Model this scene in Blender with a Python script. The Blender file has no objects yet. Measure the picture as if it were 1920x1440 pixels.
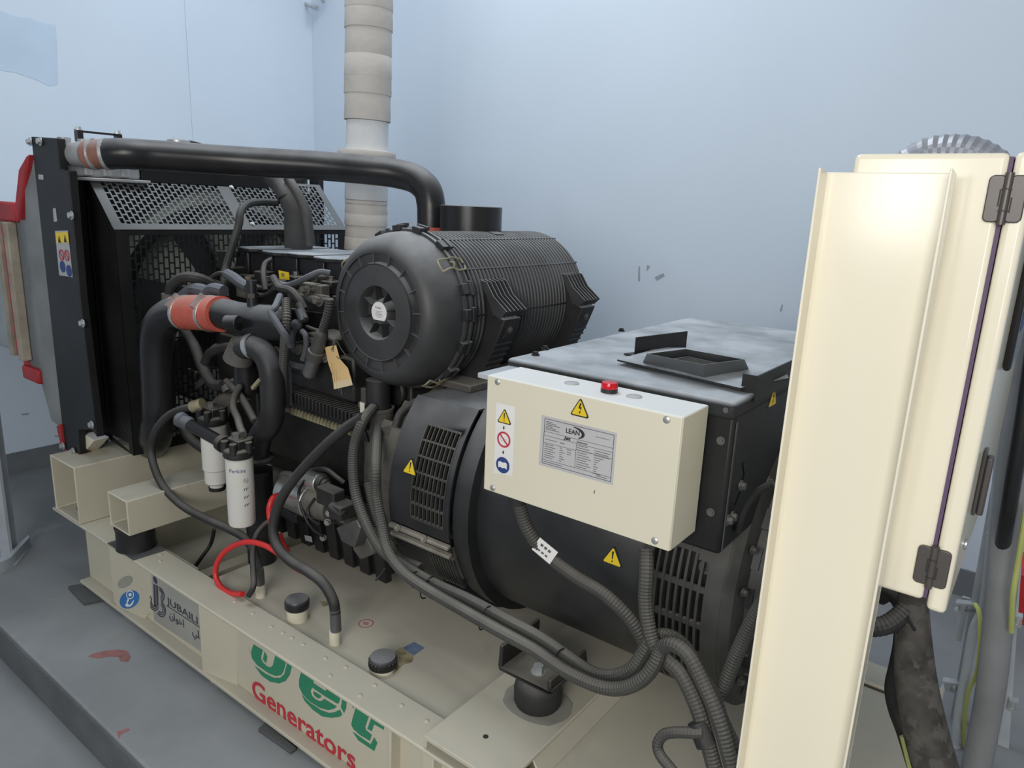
import bpy, bmesh, math, random
from mathutils import Vector, Matrix
random.seed(3)
SC = bpy.context.scene
COL = SC.collection
PI = math.pi

# ---------------------------------------------------------------- camera, world, lights, exposure
cd = bpy.data.cameras.new('camera'); cam = bpy.data.objects.new('camera', cd); COL.objects.link(cam)
cd.sensor_width = 36; cd.lens = 25.3506; cd.clip_start = .02
cam.matrix_world = Matrix([[0.794335, -0.177324, 0.581024, 0.0], [0.606025, 0.16515, -0.778112, 0.0], [0.042022, 0.970197, 0.238647, 1.6], [0.0, 0.0, 0.0, 1.0]])
SC.camera = cam
SC.view_settings.view_transform = 'Standard'; SC.view_settings.look = 'None'
SC.view_settings.gamma = 1; SC.view_settings.use_curve_mapping = False
SC.view_settings.exposure = 0.0
w = bpy.data.worlds.new('world'); SC.world = w; w.use_nodes = True
w.node_tree.nodes['Background'].inputs[0].default_value = (.68, .73, .80, 1)
w.node_tree.nodes['Background'].inputs[1].default_value = .38
def area(name, loc, target, sx, sy, power, col):
    l = bpy.data.lights.new(name, 'AREA'); l.shape = 'RECTANGLE'; l.size = sx; l.size_y = sy
    l.energy = power; l.color = col
    o = bpy.data.objects.new(name, l); COL.objects.link(o); o.location = loc
    o.rotation_euler = (Vector(target) - Vector(loc)).to_track_quat('-Z', 'Y').to_euler()
    return o
area('ceiling_light', (-2.3, 2.3, 4.5), (-2.2, 2.3, 0), 3.2, 1.4, 88, (.93, .97, 1))
area('doorway_light', (.6, -2.2, 2.3), (-.2, 1.4, 1.2), 1.8, 1.8, 95, (1, .975, .93))
area('window_light', (-.80, -2.35, 1.78), (-.3, 1.2, 1.5), .36, .5, 10, (1, .98, .95))

# ---------------------------------------------------------------- materials
MATS = {}
def mat(name, col, rough=.5, metal=0, var=.12, scale=6, dust=None, dustamt=.0, bump=0, bscale=80, spec=.5, fleck=None, emit=0, dustmin=.015):
    m = bpy.data.materials.new(name); m.use_nodes = True; nt = m.node_tree; N = nt.nodes; L = nt.links
    b = N['Principled BSDF']
    b.inputs['Roughness'].default_value = rough; b.inputs['Metallic'].default_value = metal
    b.inputs['Specular IOR Level'].default_value = spec
    tc = N.new('ShaderNodeTexCoord')
    nz = N.new('ShaderNodeTexNoise'); nz.inputs['Scale'].default_value = scale; nz.inputs['Detail'].default_value = 6
    L.new(tc.outputs['Object'], nz.inputs['Vector'])
    mr = N.new('ShaderNodeMapRange'); mr.inputs[1].default_value = .3; mr.inputs[2].default_value = .7
    mr.inputs[3].default_value = 1 - var; mr.inputs[4].default_value = 1 + var
    L.new(nz.outputs['Fac'], mr.inputs[0])
    mx = N.new('ShaderNodeMix'); mx.data_type = 'RGBA'; mx.blend_type = 'MULTIPLY'; mx.inputs[0].default_value = 1
    mx.inputs[6].default_value = (*col, 1); L.new(mr.outputs[0], mx.inputs[7])
    out = mx.outputs[2]
    if fleck:
        n2 = N.new('ShaderNodeTexNoise'); n2.inputs['Scale'].default_value = fleck[1]; n2.inputs['Detail'].default_value = 3
        L.new(tc.outputs['Object'], n2.inputs['Vector'])
        r2 = N.new('ShaderNodeMapRange'); r2.inputs[1].default_value = fleck[2]; r2.inputs[2].default_value = fleck[2] + .06
        L.new(n2.outputs['Fac'], r2.inputs[0])
        m2 = N.new('ShaderNodeMix'); m2.data_type = 'RGBA'; L.new(r2.outputs[0], m2.inputs[0])
        L.new(out, m2.inputs[6]); m2.inputs[7].default_value = (*fleck[0], 1); out = m2.outputs[2]
    if dust:   # settled dust: lies on upward faces
        g = N.new('ShaderNodeNewGeometry'); sp = N.new('ShaderNodeSeparateXYZ'); L.new(g.outputs['Normal'], sp.inputs[0])
        r3 = N.new('ShaderNodeMapRange'); r3.inputs[1].default_value = .22; r3.inputs[2].default_value = .97
        r3.inputs[3].default_value = dustmin; r3.inputs[4].default_value = dustamt; L.new(sp.outputs[2], r3.inputs[0])
        n3 = N.new('ShaderNodeTexNoise'); n3.inputs['Scale'].default_value = 9; n3.inputs['Detail'].default_value = 5
        L.new(tc.outputs['Object'], n3.inputs['Vector'])
        r4 = N.new('ShaderNodeMapRange'); r4.inputs[1].default_value = .3; r4.inputs[2].default_value = .65; r4.inputs[3].default_value = .55; L.new(n3.outputs['Fac'], r4.inputs[0])
        mu = N.new('ShaderNodeMath'); mu.operation = 'MULTIPLY'; L.new(r3.outputs[0], mu.inputs[0]); L.new(r4.outputs[0], mu.inputs[1])
        m3 = N.new('ShaderNodeMix'); m3.data_type = 'RGBA'; L.new(mu.outputs[0], m3.inputs[0])
        L.new(out, m3.inputs[6]); m3.inputs[7].default_value = (*dust, 1); out = m3.outputs[2]
        ra = N.new('ShaderNodeMapRange'); ra.inputs[3].default_value = rough; ra.inputs[4].default_value = .9
        L.new(mu.outputs[0], ra.inputs[0]); L.new(ra.outputs[0], b.inputs['Roughness'])
    L.new(out, b.inputs['Base Color'])
    if bump:
        n4 = N.new('ShaderNodeTexNoise'); n4.inputs['Scale'].default_value = bscale; n4.inputs['Detail'].default_value = 4
        L.new(tc.outputs['Object'], n4.inputs['Vector'])
        bp = N.new('ShaderNodeBump'); bp.inputs['Strength'].default_value = bump; bp.inputs['Distance'].default_value = .01
        L.new(n4.outputs['Fac'], bp.inputs['Height']); L.new(bp.outputs[0], b.inputs['Normal'])
    if emit:
        b.inputs['Emission Color'].default_value = (*col, 1); b.inputs['Emission Strength'].default_value = emit
    MATS[name] = m
    return m
DUST = (.42, .43, .44); TAN = (.36, .33, .27)
mat('wall', (.63, .725, .83), .7, var=.035, scale=.9, bump=.04, bscale=14)
mat('wallpatch', (.52, .64, .77), .8, var=.06, scale=3)
mat('scuff', (.33, .39, .45), .8)
mat('skirt', (.16, .18, .195), .7, var=.12)
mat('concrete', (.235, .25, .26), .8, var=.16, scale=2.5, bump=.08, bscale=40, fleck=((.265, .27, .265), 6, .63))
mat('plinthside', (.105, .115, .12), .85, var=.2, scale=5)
mat('cream', (.54, .505, .395), .42, var=.05, scale=3, dust=(.44, .43, .38), dustamt=.4, fleck=((.48, .445, .345), 9, .68))
mat('creamclean', (.70, .66, .52), .38, var=.03, scale=2, dust=(.74, .76, .76), dustamt=1.2)
mat('tanstrip', (.30, .28, .235), .6, metal=.2, var=.2, scale=20)
mat('creamglosslit', (.84, .785, .63), .17, var=.03, scale=1.5)  # junction box cream made lighter, so the post's stronger light is in the colour
mat('black', (.020, .021, .022), .42, var=.3, scale=7, dust=DUST, dustamt=.55)
mat('blackplastic', (.020, .020, .021), .48, spec=.35, var=.25, scale=8, dust=DUST, dustamt=.55)
mat('drumplastic', (.022, .022, .023), .45, var=.25, scale=8, dust=DUST, dustamt=.7, dustmin=.07)
mat('blackclean', (.016, .016, .018), .38, var=.2)
mat('engineblack', (.014, .014, .014), .5, var=.5, scale=14, dust=TAN, dustamt=.5, bump=.2, bscale=30)
mat('dustytop', (.020, .021, .022), .55, spec=.2, var=.2, scale=12, dust=(.50, .54, .58), dustamt=.95)
mat('rubber', (.024, .024, .024), .6, spec=.35, var=.25, scale=10, dust=(.30, .29, .27), dustamt=.5)
mat('dustyhose', (.22, .10, .075), .7, var=.35, scale=14, dust=(.42, .38, .36), dustamt=.8)
mat('dustyrubber', (.055, .055, .055), .7, var=.3, scale=10, dust=(.35, .35, .34), dustamt=.8)
mat('conduit', (.050, .049, .045), .6, var=.2, scale=12, dust=(.26, .25, .22), dustamt=.7)
mat('tubeblack', (.011, .011, .012), .3, spec=.4, var=.3, scale=9, dust=DUST, dustamt=.5)
mat('greysteel', (.13, .13, .13), .4, metal=.5, var=.25, scale=12, dust=TAN, dustamt=.5)
mat('silver', (.55, .55, .52), .38, metal=.8, var=.2, scale=20)
mat('zinc', (.50, .52, .52), .42, metal=.6, var=.2, scale=16)
mat('brass', (.30, .27, .17), .6, metal=.3, var=.3, scale=20)
mat('castgrey', (.095, .09, .08), .7, var=.3, scale=18, dust=TAN, dustamt=.6)
mat('panelblack', (.014, .014, .0145), .5, var=.3, scale=6, spec=.3)
mat('holegrey', (.30, .29, .25), .7)
mat('shadegrey', (.33, .33, .30), .5)
mat('inkdark', (.045, .045, .07), .6)
mat('slotgrey', (.05, .05, .047), .55, var=.3, scale=14, dust=TAN, dustamt=.6)
mat('panelgrey', (.115, .12, .125), .5, var=.15, dust=(.22, .24, .25), dustamt=.6)
mat('core', (.56, .62, .56), .6, var=.12, scale=10)
mat('alu', (.40, .40, .40), .5, metal=.35, var=.15, scale=12)
mat('red', (.48, .018, .02), .45, var=.15)
mat('redhose', (.52, .10, .065), .55, var=.12, scale=20, dust=(.5, .40, .36), dustamt=.6)
mat('redcable', (.62, .03, .03), .4, var=.1)
mat('redlamp', (.55, .005, .015), .15, var=.02)
mat('redprint', (.50, .03, .05), .6, var=.05)
mat('redtape', (.36, .02, .025), .6, var=.25)
mat('greenprint', (.025, .22, .115), .6, var=.06)
mat('blueprint', (.035, .17, .45), .6, var=.05)
mat('darkblue', (.02, .05, .20), .6, var=.05)
mat('whiteprint', (.75, .74, .72), .6, var=.04)
mat('greyprint', (.40, .41, .42), .5, var=.05)
mat('blackprint', (.02, .02, .02), .6, var=.05)
mat('yellow', (.78, .56, .02), .5, var=.04)
mat('platesilver', (.50, .49, .50), .4, var=.05)
mat('lines', (.10, .10, .11), .6)
mat('filterwhite', (.68, .67, .62), .4, var=.05, scale=5)
mat('wrap', (.60, .57, .53), .9, var=.07, scale=9, bump=.25, bscale=30)
mat('wrapwhite', (.72, .74, .75), .9, var=.05, scale=9, bump=.2, bscale=30)
mat('canvas', (.20, .215, .22), .85, var=.2, scale=5, bump=.2, bscale=20)
mat('sheet', (.30, .33, .34), .6, metal=.2, var=.2, scale=5)
mat('wood', (.33, .29, .23), .8, var=.25, scale=12)
mat('tagpaper', (.70, .48, .22), .8, var=.05)
mat('tagpale', (.70, .58, .36), .8, var=.05)
mat('oldcable', (.055, .05, .044), .85, var=.6, scale=22, bump=.4, bscale=30, fleck=((.088, .082, .072), 34, .52))
mat('dustysleeve', (.07, .075, .085), .7, var=.2, scale=14, dust=(.26, .28, .32), dustamt=.8)
mat('pvcgrey', (.40, .43, .46), .5, var=.1, scale=8)
mat('lagging', (.24, .245, .25), .7, var=.2, scale=5, bump=.15, bscale=18)
mat('gysleeve', (.48, .52, .17), .5, var=.1)
mat('flexmetal', (.36, .38, .42), .45, metal=.5, var=.1)
mat('hinge', (.10, .09, .085), .38, metal=.4, var=.15)
mat('gasket', (.10, .06, .12), .6)
mat('stain', (.27, .12, .12), .85, var=.3, scale=30)
mat('padgrey', (.085, .09, .09), .85, var=.2)
mat('fuelstain', (.33, .28, .16), .7, var=.4, scale=40)
mat('bluelabel', (.16, .22, .33), .5, var=.25, scale=30)
mat('wirewhite', (.65, .62, .52), .6)
mat('redcap', (.09, .02, .02), .5)

# ---------------------------------------------------------------- mesh helpers
class MB:
    def __init__(s): s.v = []; s.f = []
    def add(s, v, f):
        o = len(s.v); s.v += [tuple(p) for p in v]; s.f += [tuple(i + o for i in q) for q in f]; return s
    def bx(s, x0, x1, y0, y1, z0, z1):
        v = [(x, y, z) for x in (x0, x1) for y in (y0, y1) for z in (z0, z1)]
        return s.add(v, [(0, 1, 3, 2), (4, 6, 7, 5), (0, 4, 5, 1), (2, 3, 7, 6), (0, 2, 6, 4), (1, 5, 7, 3)])
    def ob(s, c, size, X, Y=None):     # oriented box: centre, size, x axis, y hint
        X = Vector(X).normalized(); Yh = Vector(Y or (0, 0, 1)); Z = X.cross(Yh).normalized(); Yv = Z.cross(X)
        c = Vector(c); v = []
        for a in (-.5, .5):
            for b in (-.5, .5):
                for d in (-.5, .5): v.append(c + X * a * size[0] + Yv * b * size[1] + Z * d * size[2])
        return s.add(v, [(0, 1, 3, 2), (4, 6, 7, 5), (0, 4, 5, 1), (2, 3, 7, 6), (0, 2, 6, 4), (1, 5, 7, 3)])
    def bar(s, a, b, w_, h_, up=(0, 0, 1)):
        a = Vector(a); b = Vector(b)
        return s.ob((a + b) / 2, ((b - a).length, h_, w_), b - a, up)
    def cyl(s, a, b, r, r2=None, n=24, cap=True):
        a = Vector(a); b = Vector(b); d = (b - a).normalized(); r2 = r if r2 is None else r2
        u = d.orthogonal().normalized(); t = d.cross(u)
        v = []
        for p, rr in ((a, r), (b, r2)):
            for i in range(n):
                q = 2 * PI * i / n; v.append(p + (u * math.cos(q) + t * math.sin(q)) * rr)
        f = [(i, (i + 1) % n, n + (i + 1) % n, n + i) for i in range(n)]
        if cap: f += [tuple(range(n - 1, -1, -1)), tuple(range(n, 2 * n))]
        return s.add(v, f)
    def lathe(s, o, axis, prof, n=48, a0=0, a1=2 * PI, u=None):
        o = Vector(o); d = Vector(axis).normalized(); u = Vector(u) if u else d.orthogonal().normalized(); t = d.cross(u)
        full = abs(a1 - a0 - 2 * PI) < 1e-6; m = n if full else n + 1
        v = []; f = []
        for r, h in prof:
            for i in range(m):
                q = a0 + (a1 - a0) * i / n
                v.append(o + d * h + (u * math.cos(q) + t * math.sin(q)) * max(r, 1e-5))
        for j in range(len(prof) - 1):
            for i in range(n):
                k = (i + 1) % m
                f.append((j * m + i, j * m + k, (j + 1) * m + k, (j + 1) * m + i))
        return s.add(v, f)
    def tube(s, pts, r, n=12, res=8, corr=0, pitch=.008, radii=None, cap=True, straight=False):
        P_ = [Vector(p) for p in pts]; line = []; rad = []
        if len(P_) == 2 or straight:
            line = P_; rad = radii or [r] * len(P_)
        else:
            E_ = [P_[0] * 2 - P_[1]] + P_ + [P_[-1] * 2 - P_[-2]]
            for i in range(1, len(E_) - 2):
                for k in range(res):
                    t = k / res; a, b, c, d = E_[i - 1:i + 3]
                    line.append(.5 * ((2 * b) + (c - a) * t + (2 * a - 5 * b + 4 * c - d) * t * t + (3 * b - a - 3 * c + d) * t ** 3))
                    rad.append(r if not radii else radii[i - 1] + (radii[i] - radii[i - 1]) * t)
            line.append(P_[-1]); rad.append(r if not radii else radii[-1])
        if corr:
            cum = [0]
            for i in range(1, len(line)): cum.append(cum[-1] + (line[i] - line[i - 1]).length)
            m = max(4, int(cum[-1] / pitch * 2)); L2 = []; R2 = []; j = 0
            for k in range(m + 1):
                sdist = cum[-1] * k / m
                while j < len(cum) - 2 and cum[j + 1] < sdist: j += 1
                t = (sdist - cum[j]) / max(cum[j + 1] - cum[j], 1e-9)
                L2.append(line[j].lerp(line[j + 1], t)); R2.append((rad[j] + (rad[j + 1] - rad[j]) * t) * (1 + (corr if k % 2 else -corr)))
            line, rad = L2, R2
        v = []; f = []; N_ = len(line)
        tan = [(line[min(i + 1, N_ - 1)] - line[max(i - 1, 0)]).normalized() for i in range(N_)]
        u = tan[0].orthogonal().normalized()
        for i in range(N_):
            u = (u - tan[i] * u.dot(tan[i])).normalized(); t = tan[i].cross(u)
            for k in range(n):
                q = 2 * PI * k / n; v.append(line[i] + (u * math.cos(q) + t * math.sin(q)) * rad[i])
        for i in range(N_ - 1):
            for k in range(n):
                f.append((i * n + k, i * n + (k + 1) % n, (i + 1) * n + (k + 1) % n, (i + 1) * n + k))
        if cap: f += [tuple(range(n - 1, -1, -1)), tuple(range((N_ - 1) * n, N_ * n))]
        return s.add(v, f)
    def prism(s, poly, vec):
        n = len(poly); a = [Vector(p) for p in poly]; b = [p + Vector(vec) for p in a]
        return s.add(a + b, [tuple(range(n - 1, -1, -1)), tuple(range(n, 2 * n))] + [(i, (i + 1) % n, n + (i + 1) % n, n + i) for i in range(n)])
    def sph(s, c, r, nu=14, nv=8, sc=(1, 1, 1)):
        v = []; f = []
        for j in range(nv + 1):
            t = PI * j / nv
            for i in range(nu):
                q = 2 * PI * i / nu
                v.append((c[0] + r * sc[0] * math.sin(t) * math.cos(q), c[1] + r * sc[1] * math.sin(t) * math.sin(q), c[2] + r * sc[2] * math.cos(t)))
        for j in range(nv):
            for i in range(nu): f.append((j * nu + i, (j + 1) * nu + i, (j + 1) * nu + (i + 1) % nu, j * nu + (i + 1) % nu))
        return s.add(v, f)
    def hexbolt(s, p, d, r=.009, h=.008):
        d = Vector(d).normalized(); p = Vector(p)
        s.cyl(p, p + d * .003, r * 1.45, n=12); return s.cyl(p + d * .003, p + d * (.003 + h), r, n=6)
    def build(s, name, m, parent=None, bevel=0, ang=35, seg=2):
        me = bpy.data.meshes.new(name)
        base = Vector((0, 0, 0)); q = parent
        while q: base += q.location; q = q.parent
        if parent is None:
            xs = [p[0] for p in s.v]; ys = [p[1] for p in s.v]; zs = [p[2] for p in s.v]
            org = Vector(((min(xs) + max(xs)) / 2, (min(ys) + max(ys)) / 2, min(zs)))
        else:
            org = Vector((0, 0, 0))
        sh = base + org
        me.from_pydata([(p[0] - sh[0], p[1] - sh[1], p[2] - sh[2]) for p in s.v], [], s.f)
        bm = bmesh.new(); bm.from_mesh(me); bmesh.ops.remove_doubles(bm, verts=bm.verts, dist=1e-6)
        bmesh.ops.recalc_face_normals(bm, faces=bm.faces)
        for f in bm.faces: f.smooth = True
        bm.to_mesh(me); bm.free()
        me.set_sharp_from_angle(angle=math.radians(ang))
        me.materials.append(MATS[m])
        o = bpy.data.objects.new(name, me); COL.objects.link(o); o.location = org
        if parent: o.parent = parent
        if bevel:
            bv = o.modifiers.new('bevel', 'BEVEL'); bv.width = bevel; bv.segments = seg; bv.limit_method = 'ANGLE'; bv.angle_limit = math.radians(40)
        return o
def thing(name, label, cat, loc, group=None):
    o = bpy.data.objects.new(name, None); COL.objects.link(o); o.location = loc; o.empty_display_size = .1
    o['label'] = label; o['category'] = cat
    if group: o['group'] = group
    return o
def tag(o, label, cat, group=None):
    o['label'] = label; o['category'] = cat
    if group: o['group'] = group
    return o
def structure(o): o['kind'] = 'structure'; return o
def lab(o, l): o['label'] = l; return o
def piece(src, parent, delta):         # a copy of a piece that shares its mesh
    c = src.copy(); COL.objects.link(c); c.parent = parent; c.location = src.location + Vector(delta); return c
def text(s, name, string, org, X, Y, size, m, parent, align='LEFT', ext=.0004, shear=0, xs=1, bold=0):
    cu = bpy.data.curves.new(name or 'text', 'FONT'); cu.body = string; cu.size = size; cu.align_x = align; cu.extrude = ext; cu.resolution_u = 3
    cu.shear = shear; cu.offset = bold
    ob = bpy.data.objects.new(name or 'text', cu); me = ob.to_mesh()
    X = Vector(X).normalized(); Y = Vector(Y); Y = (Y - X * Y.dot(X)).normalized(); Z = X.cross(Y); org = Vector(org)
    v = [org + X * p.co.x * xs + Y * p.co.y + Z * p.co.z for p in me.vertices]; f = [tuple(q.vertices) for q in me.polygons]
    ob.to_mesh_clear(); bpy.data.objects.remove(ob); bpy.data.curves.remove(cu)
    mb = s or MB(); mb.add(v, f)
    return mb.build(name, m, parent) if name and parent is not None else mb
def frame2(o, X, Y):                     # 2D drawing plane -> 3D points, with a lift along its normal
    o = Vector(o); X = Vector(X).normalized(); Y = Vector(Y).normalized(); Z = X.cross(Y)
    return lambda x, y, h=0: o + X * x + Y * y + Z * h
def flat(mb, fr, pts, h=.0005, base=-.0005):
    a = fr(0, 0, h - base) - fr(0, 0, 0)
    return mb.prism([fr(x, y, base) for x, y in pts], a)
def ringpts(cx, cy, r, n=32, a0=0, a1=2 * PI): return [(cx + r * math.cos(a0 + (a1 - a0) * i / n), cy + r * math.sin(a0 + (a1 - a0) * i / n)) for i in range(n)]
def annulus(mb, fr, cx, cy, r0, r1, h, n=36):
    v = [fr(cx + r * math.cos(2 * PI * i / n), cy + r * math.sin(2 * PI * i / n), h) for r in (r0, r1) for i in range(n)]
    return mb.add(v, [(i, (i + 1) % n, n + (i + 1) % n, n + i) for i in range(n)])
def roundtri(s, r, n=5):
    pts = []; h = s * .866
    for (cx, cy), a in (((0, h - 2 * r), PI / 6), ((-s / 2 + 1.73 * r, r), PI * 5 / 6), ((s / 2 - 1.73 * r, r), PI * 1.5)):
        for i in range(n + 1):
            q = a + (2 * PI / 3) * i / n; pts.append((cx + r * math.cos(q), cy + r * math.sin(q)))
    return pts
def warning(fr, s, parent, kind='bang', name='warning_sign'):
    o = flat(MB(), fr, roundtri(s, s * .07), .0006).build(name, 'blackprint', parent)
    flat(MB(), lambda x, y, h=0: fr(x, y + s * .06, h), roundtri(s * .82, s * .045), .0010, .0002).build('sign_face', 'yellow', o)
    b = MB()
    if kind == 'bang':
        flat(b, fr, [(-.045 * s, .60 * s), (.045 * s, .60 * s), (.022 * s, .27 * s), (-.022 * s, .27 * s)], .0013, .0008)
        flat(b, fr, ringpts(0, .18 * s, .035 * s, 12), .0013, .0008)
    else:
        flat(b, fr, [(.0 * s, .62 * s), (.08 * s, .62 * s), (.02 * s, .44 * s), (.11 * s, .44 * s), (.015 * s, .2 * s), (.04 * s, .37 * s), (-.07 * s, .37 * s)], .0013, .0008)
        flat(b, fr, [(-.04 * s, .23 * s), (.07 * s, .25 * s), (-.005 * s, .12 * s)], .0013, .0008)
    b.build('sign_symbol', 'blackprint', o)
    return o
def perforated(mb, fr, W, H, nu, nv, wu, wv, th):
    # punched sheet: a web of vertical strips tied by staggered bridges
    du = W / nu; dv = H / nv
    def q(x0, x1, y0, y1):
        v = [fr(x, y, h) for h in (0, th) for x, y in ((x0, y0), (x1, y0), (x1, y1), (x0, y1))]
        mb.add(v, [(3, 2, 1, 0), (4, 5, 6, 7), (0, 1, 5, 4), (2, 3, 7, 6), (1, 2, 6, 5), (3, 0, 4, 7)])
    for i in range(nu + 1): q(i * du - wu / 2, i * du + wu / 2, 0, H)
    for i in range(nu):
        for j in range(nv + 1):
            y = (j + (.5 if i % 2 else 0)) * dv
            if y < H: q(i * du + wu / 2, (i + 1) * du - wu / 2, max(0, y - wv / 2), min(H, y + wv / 2))
    return mb
AY, AZ = 1.85, .73                        # the shaft line of engine and alternator
def cp(x, t, r): return (x, AY - r * math.cos(t), AZ + r * math.sin(t))
def shell(mb, x0, x1, t0, t1, r, th, n=None):
    n = n or max(2, int(abs(t1 - t0) / .06)); v = []; f = []
    for i in range(n + 1):
        t = t0 + (t1 - t0) * i / n
        v += [cp(x0, t, r), cp(x1, t, r), cp(x1, t, r - th), cp(x0, t, r - th)]
    for i in range(n):
        a = 4 * i; b = a + 4
        f += [(a, a + 1, b + 1, b), (a + 1, a + 2, b + 2, b + 1), (a + 2, a + 3, b + 3, b + 2), (a + 3, a, b, b + 3)]
    f += [(0, 3, 2, 1), (4 * n, 4 * n + 1, 4 * n + 2, 4 * n + 3)]
    return mb.add(v, f)
def lattice(mb, x0, x1, t0, t1, r, nx, nt, wx, wt, th):
    for i in range(nx + 1):
        x = x0 + (x1 - x0) * i / nx; shell(mb, x - wx / 2, x + wx / 2, t0, t1, r, th)
    for j in range(nt + 1):
        t = t0 + (t1 - t0) * j / nt; shell(mb, x0, x1, t - wt / 2 / r, t + wt / 2 / r, r - th * .15, th * .85, 1)
    return mb

# ---------------------------------------------------------------- the room
structure(MB().bx(-4.8, 1.6, -2.6, 3.7, -.25, -.15).build('floor', 'concrete'))
pl = structure(MB().bx(-4.6, 1.4, .79, 3.57, -.15, 0).build('plinth', 'concrete', bevel=.006))
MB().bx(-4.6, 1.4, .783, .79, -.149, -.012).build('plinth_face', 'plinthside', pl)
wl = structure(MB().bx(-4.8, -4.6, -2.6, 3.77, -.25, 4.6).build('wall_left', 'wall'))
wb = structure(MB().bx(-4.8, 1.6, 3.57, 3.77, -.25, 4.6).build('wall_back', 'wall'))
MB().bx(-4.6, -4.593, 2.62, 3.57, 0, 4.6).build('pilaster', 'wall', wl)
structure(MB().bx(-4.6, -4.585, .79, 2.62, 0, .112).build('baseboard_left', 'skirt'))
structure(MB().bx(-4.55, 1.4, 3.555, 3.57, 0, .125).build('baseboard_back', 'skirt'))
# old paint patch on the end wall
MB().prism([(-4.5985,1.4735,2.4761),(-4.5985,1.611,2.4693),(-4.5985,1.682,2.4567),(-4.5985,1.7574,2.4649),(-4.5985,1.7816,2.4543),(-4.5985,1.8698,2.454),(-4.5985,1.869,2.3654),(-4.5985,1.8608,2.2556),(-4.5985,1.8531,2.1503),(-4.5985,1.8087,2.1328),(-4.5985,1.776,2.147),(-4.5985,1.731,2.1618),(-4.5985,1.6812,2.1701),(-4.5985,1.6522,2.1787),(-4.5985,1.6079,2.1768),(-4.5985,1.5557,2.184),(-4.5985,1.4428,2.2107)], (-.0012, 0, 0)).build('paint_patch', 'wallpatch', wl)
for i, pts in enumerate(([(1196, 500), (1200, 498), (1199, 530), (1195, 528)], [(1214, 496), (1219, 500), (1213, 508), (1211, 505)], [(1120, 612), (1124, 610), (1126, 617), (1121, 618)])): pass
for pts in ([(-1.8431,3.5685,1.3125),(-1.8338,3.5685,1.3161),(-1.826,3.5685,1.2333),(-1.8394,3.5685,1.2379)], [(-1.793,3.5685,1.3252),(-1.7736,3.5685,1.321),(-1.7932,3.5685,1.2938)], [(-1.7428,3.5685,1.264),(-1.6924,3.5685,1.2911),(-1.6849,3.5685,1.2777),(-1.7255,3.5685,1.2485)], [(-1.0639,3.5685,1.1635),(-1.0581,3.5685,1.198),(-1.0528,3.5685,1.196),(-1.056,3.5685,1.1619)]):
    MB().prism(pts, (0, .001, 0)).build('scuff_mark', 'scuff', wb)
for pts in ([(-4.5985,1.4812,0.3312),(-4.5985,1.519,0.3298),(-4.5985,1.5177,0.3173),(-4.5985,1.4855,0.3208)], [(-4.5985,1.6367,0.1638),(-4.5985,1.6714,0.1625),(-4.5985,1.6704,0.1527),(-4.5985,1.6414,0.1527)]):
    MB().prism(pts, (-.001, 0, 0)).build('scuff_mark', 'scuff', wl)
# red marking paint on the plinth
for pts in ([(-2.491,0.9124,0.0003),(-2.4927,0.9398,0.0003),(-2.4778,0.9695,0.0003),(-2.4535,0.9989,0.0003),(-2.4189,1.0162,0.0003),(-2.378,1.006,0.0003),(-2.3577,0.9871,0.0003),(-2.3798,0.972,0.0003),(-2.4097,0.9786,0.0003),(-2.4361,0.9598,0.0003),(-2.4511,0.9306,0.0003)], [(-2.0399,0.8043,0.0003),(-2.0344,0.8271,0.0003),(-2.0225,0.8342,0.0003),(-2.0182,0.8257,0.0003),(-2.0213,0.8051,0.0003),(-2.0059,0.7917,0.0003)]):
    MB().prism(pts, (0, 0, .0006)).build('paint_stain', 'stain', pl)
# conduits high on the back wall
t = thing('wall_conduit', 'grey conduit stub with clip high on the back wall left of white pipe', 'conduit', [(-4.4893,3.5,3.0027)][0])
MB().tube([(-4.6751,3.53,3.0679),(-4.6375,3.53,2.96),(-4.5659,3.52,2.9183),(-4.4772,3.51,2.8921)], .012).build('bend', 'pvcgrey', t)
MB().cyl(*[(-4.4887,3.51,2.8969),(-4.46,3.51,2.8834)], .017).build('coupling', 'pvcgrey', t)
MB().tube([(-4.4632,3.53,3.0233),(-4.4421,3.53,2.9635),(-4.3963,3.52,2.9186)], .012).build('bend', 'pvcgrey', t)

# ---------------------------------------------------------------- skid base with fuel tank
sk = thing('skid_base', 'cream steel skid base with fuel tank top carrying the generator set', 'base frame', (-1.6, 1.85, 0))
XE = -.06
def ibeam(y0, y1, name):
    s = -1 if y0 < 1.85 else 1; yw = y0 + .04 if s < 0 else y0 + .05
    m = MB(); m.bx(-3.0, XE, y0, y1, .018, .032); m.bx(-3.0, XE, yw, yw + .012, .032, .283)
    o = m.build(name, 'cream', sk, bevel=.003)
    MB().bx(-3.2, XE, y0, y1, .283, .295).build('top_flange', 'cream', o, bevel=.004)
    return o
nb = ibeam(1.10, 1.216, 'side_beam'); ibeam(2.13, 2.245, 'side_beam')
WEB = 1.14
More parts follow.
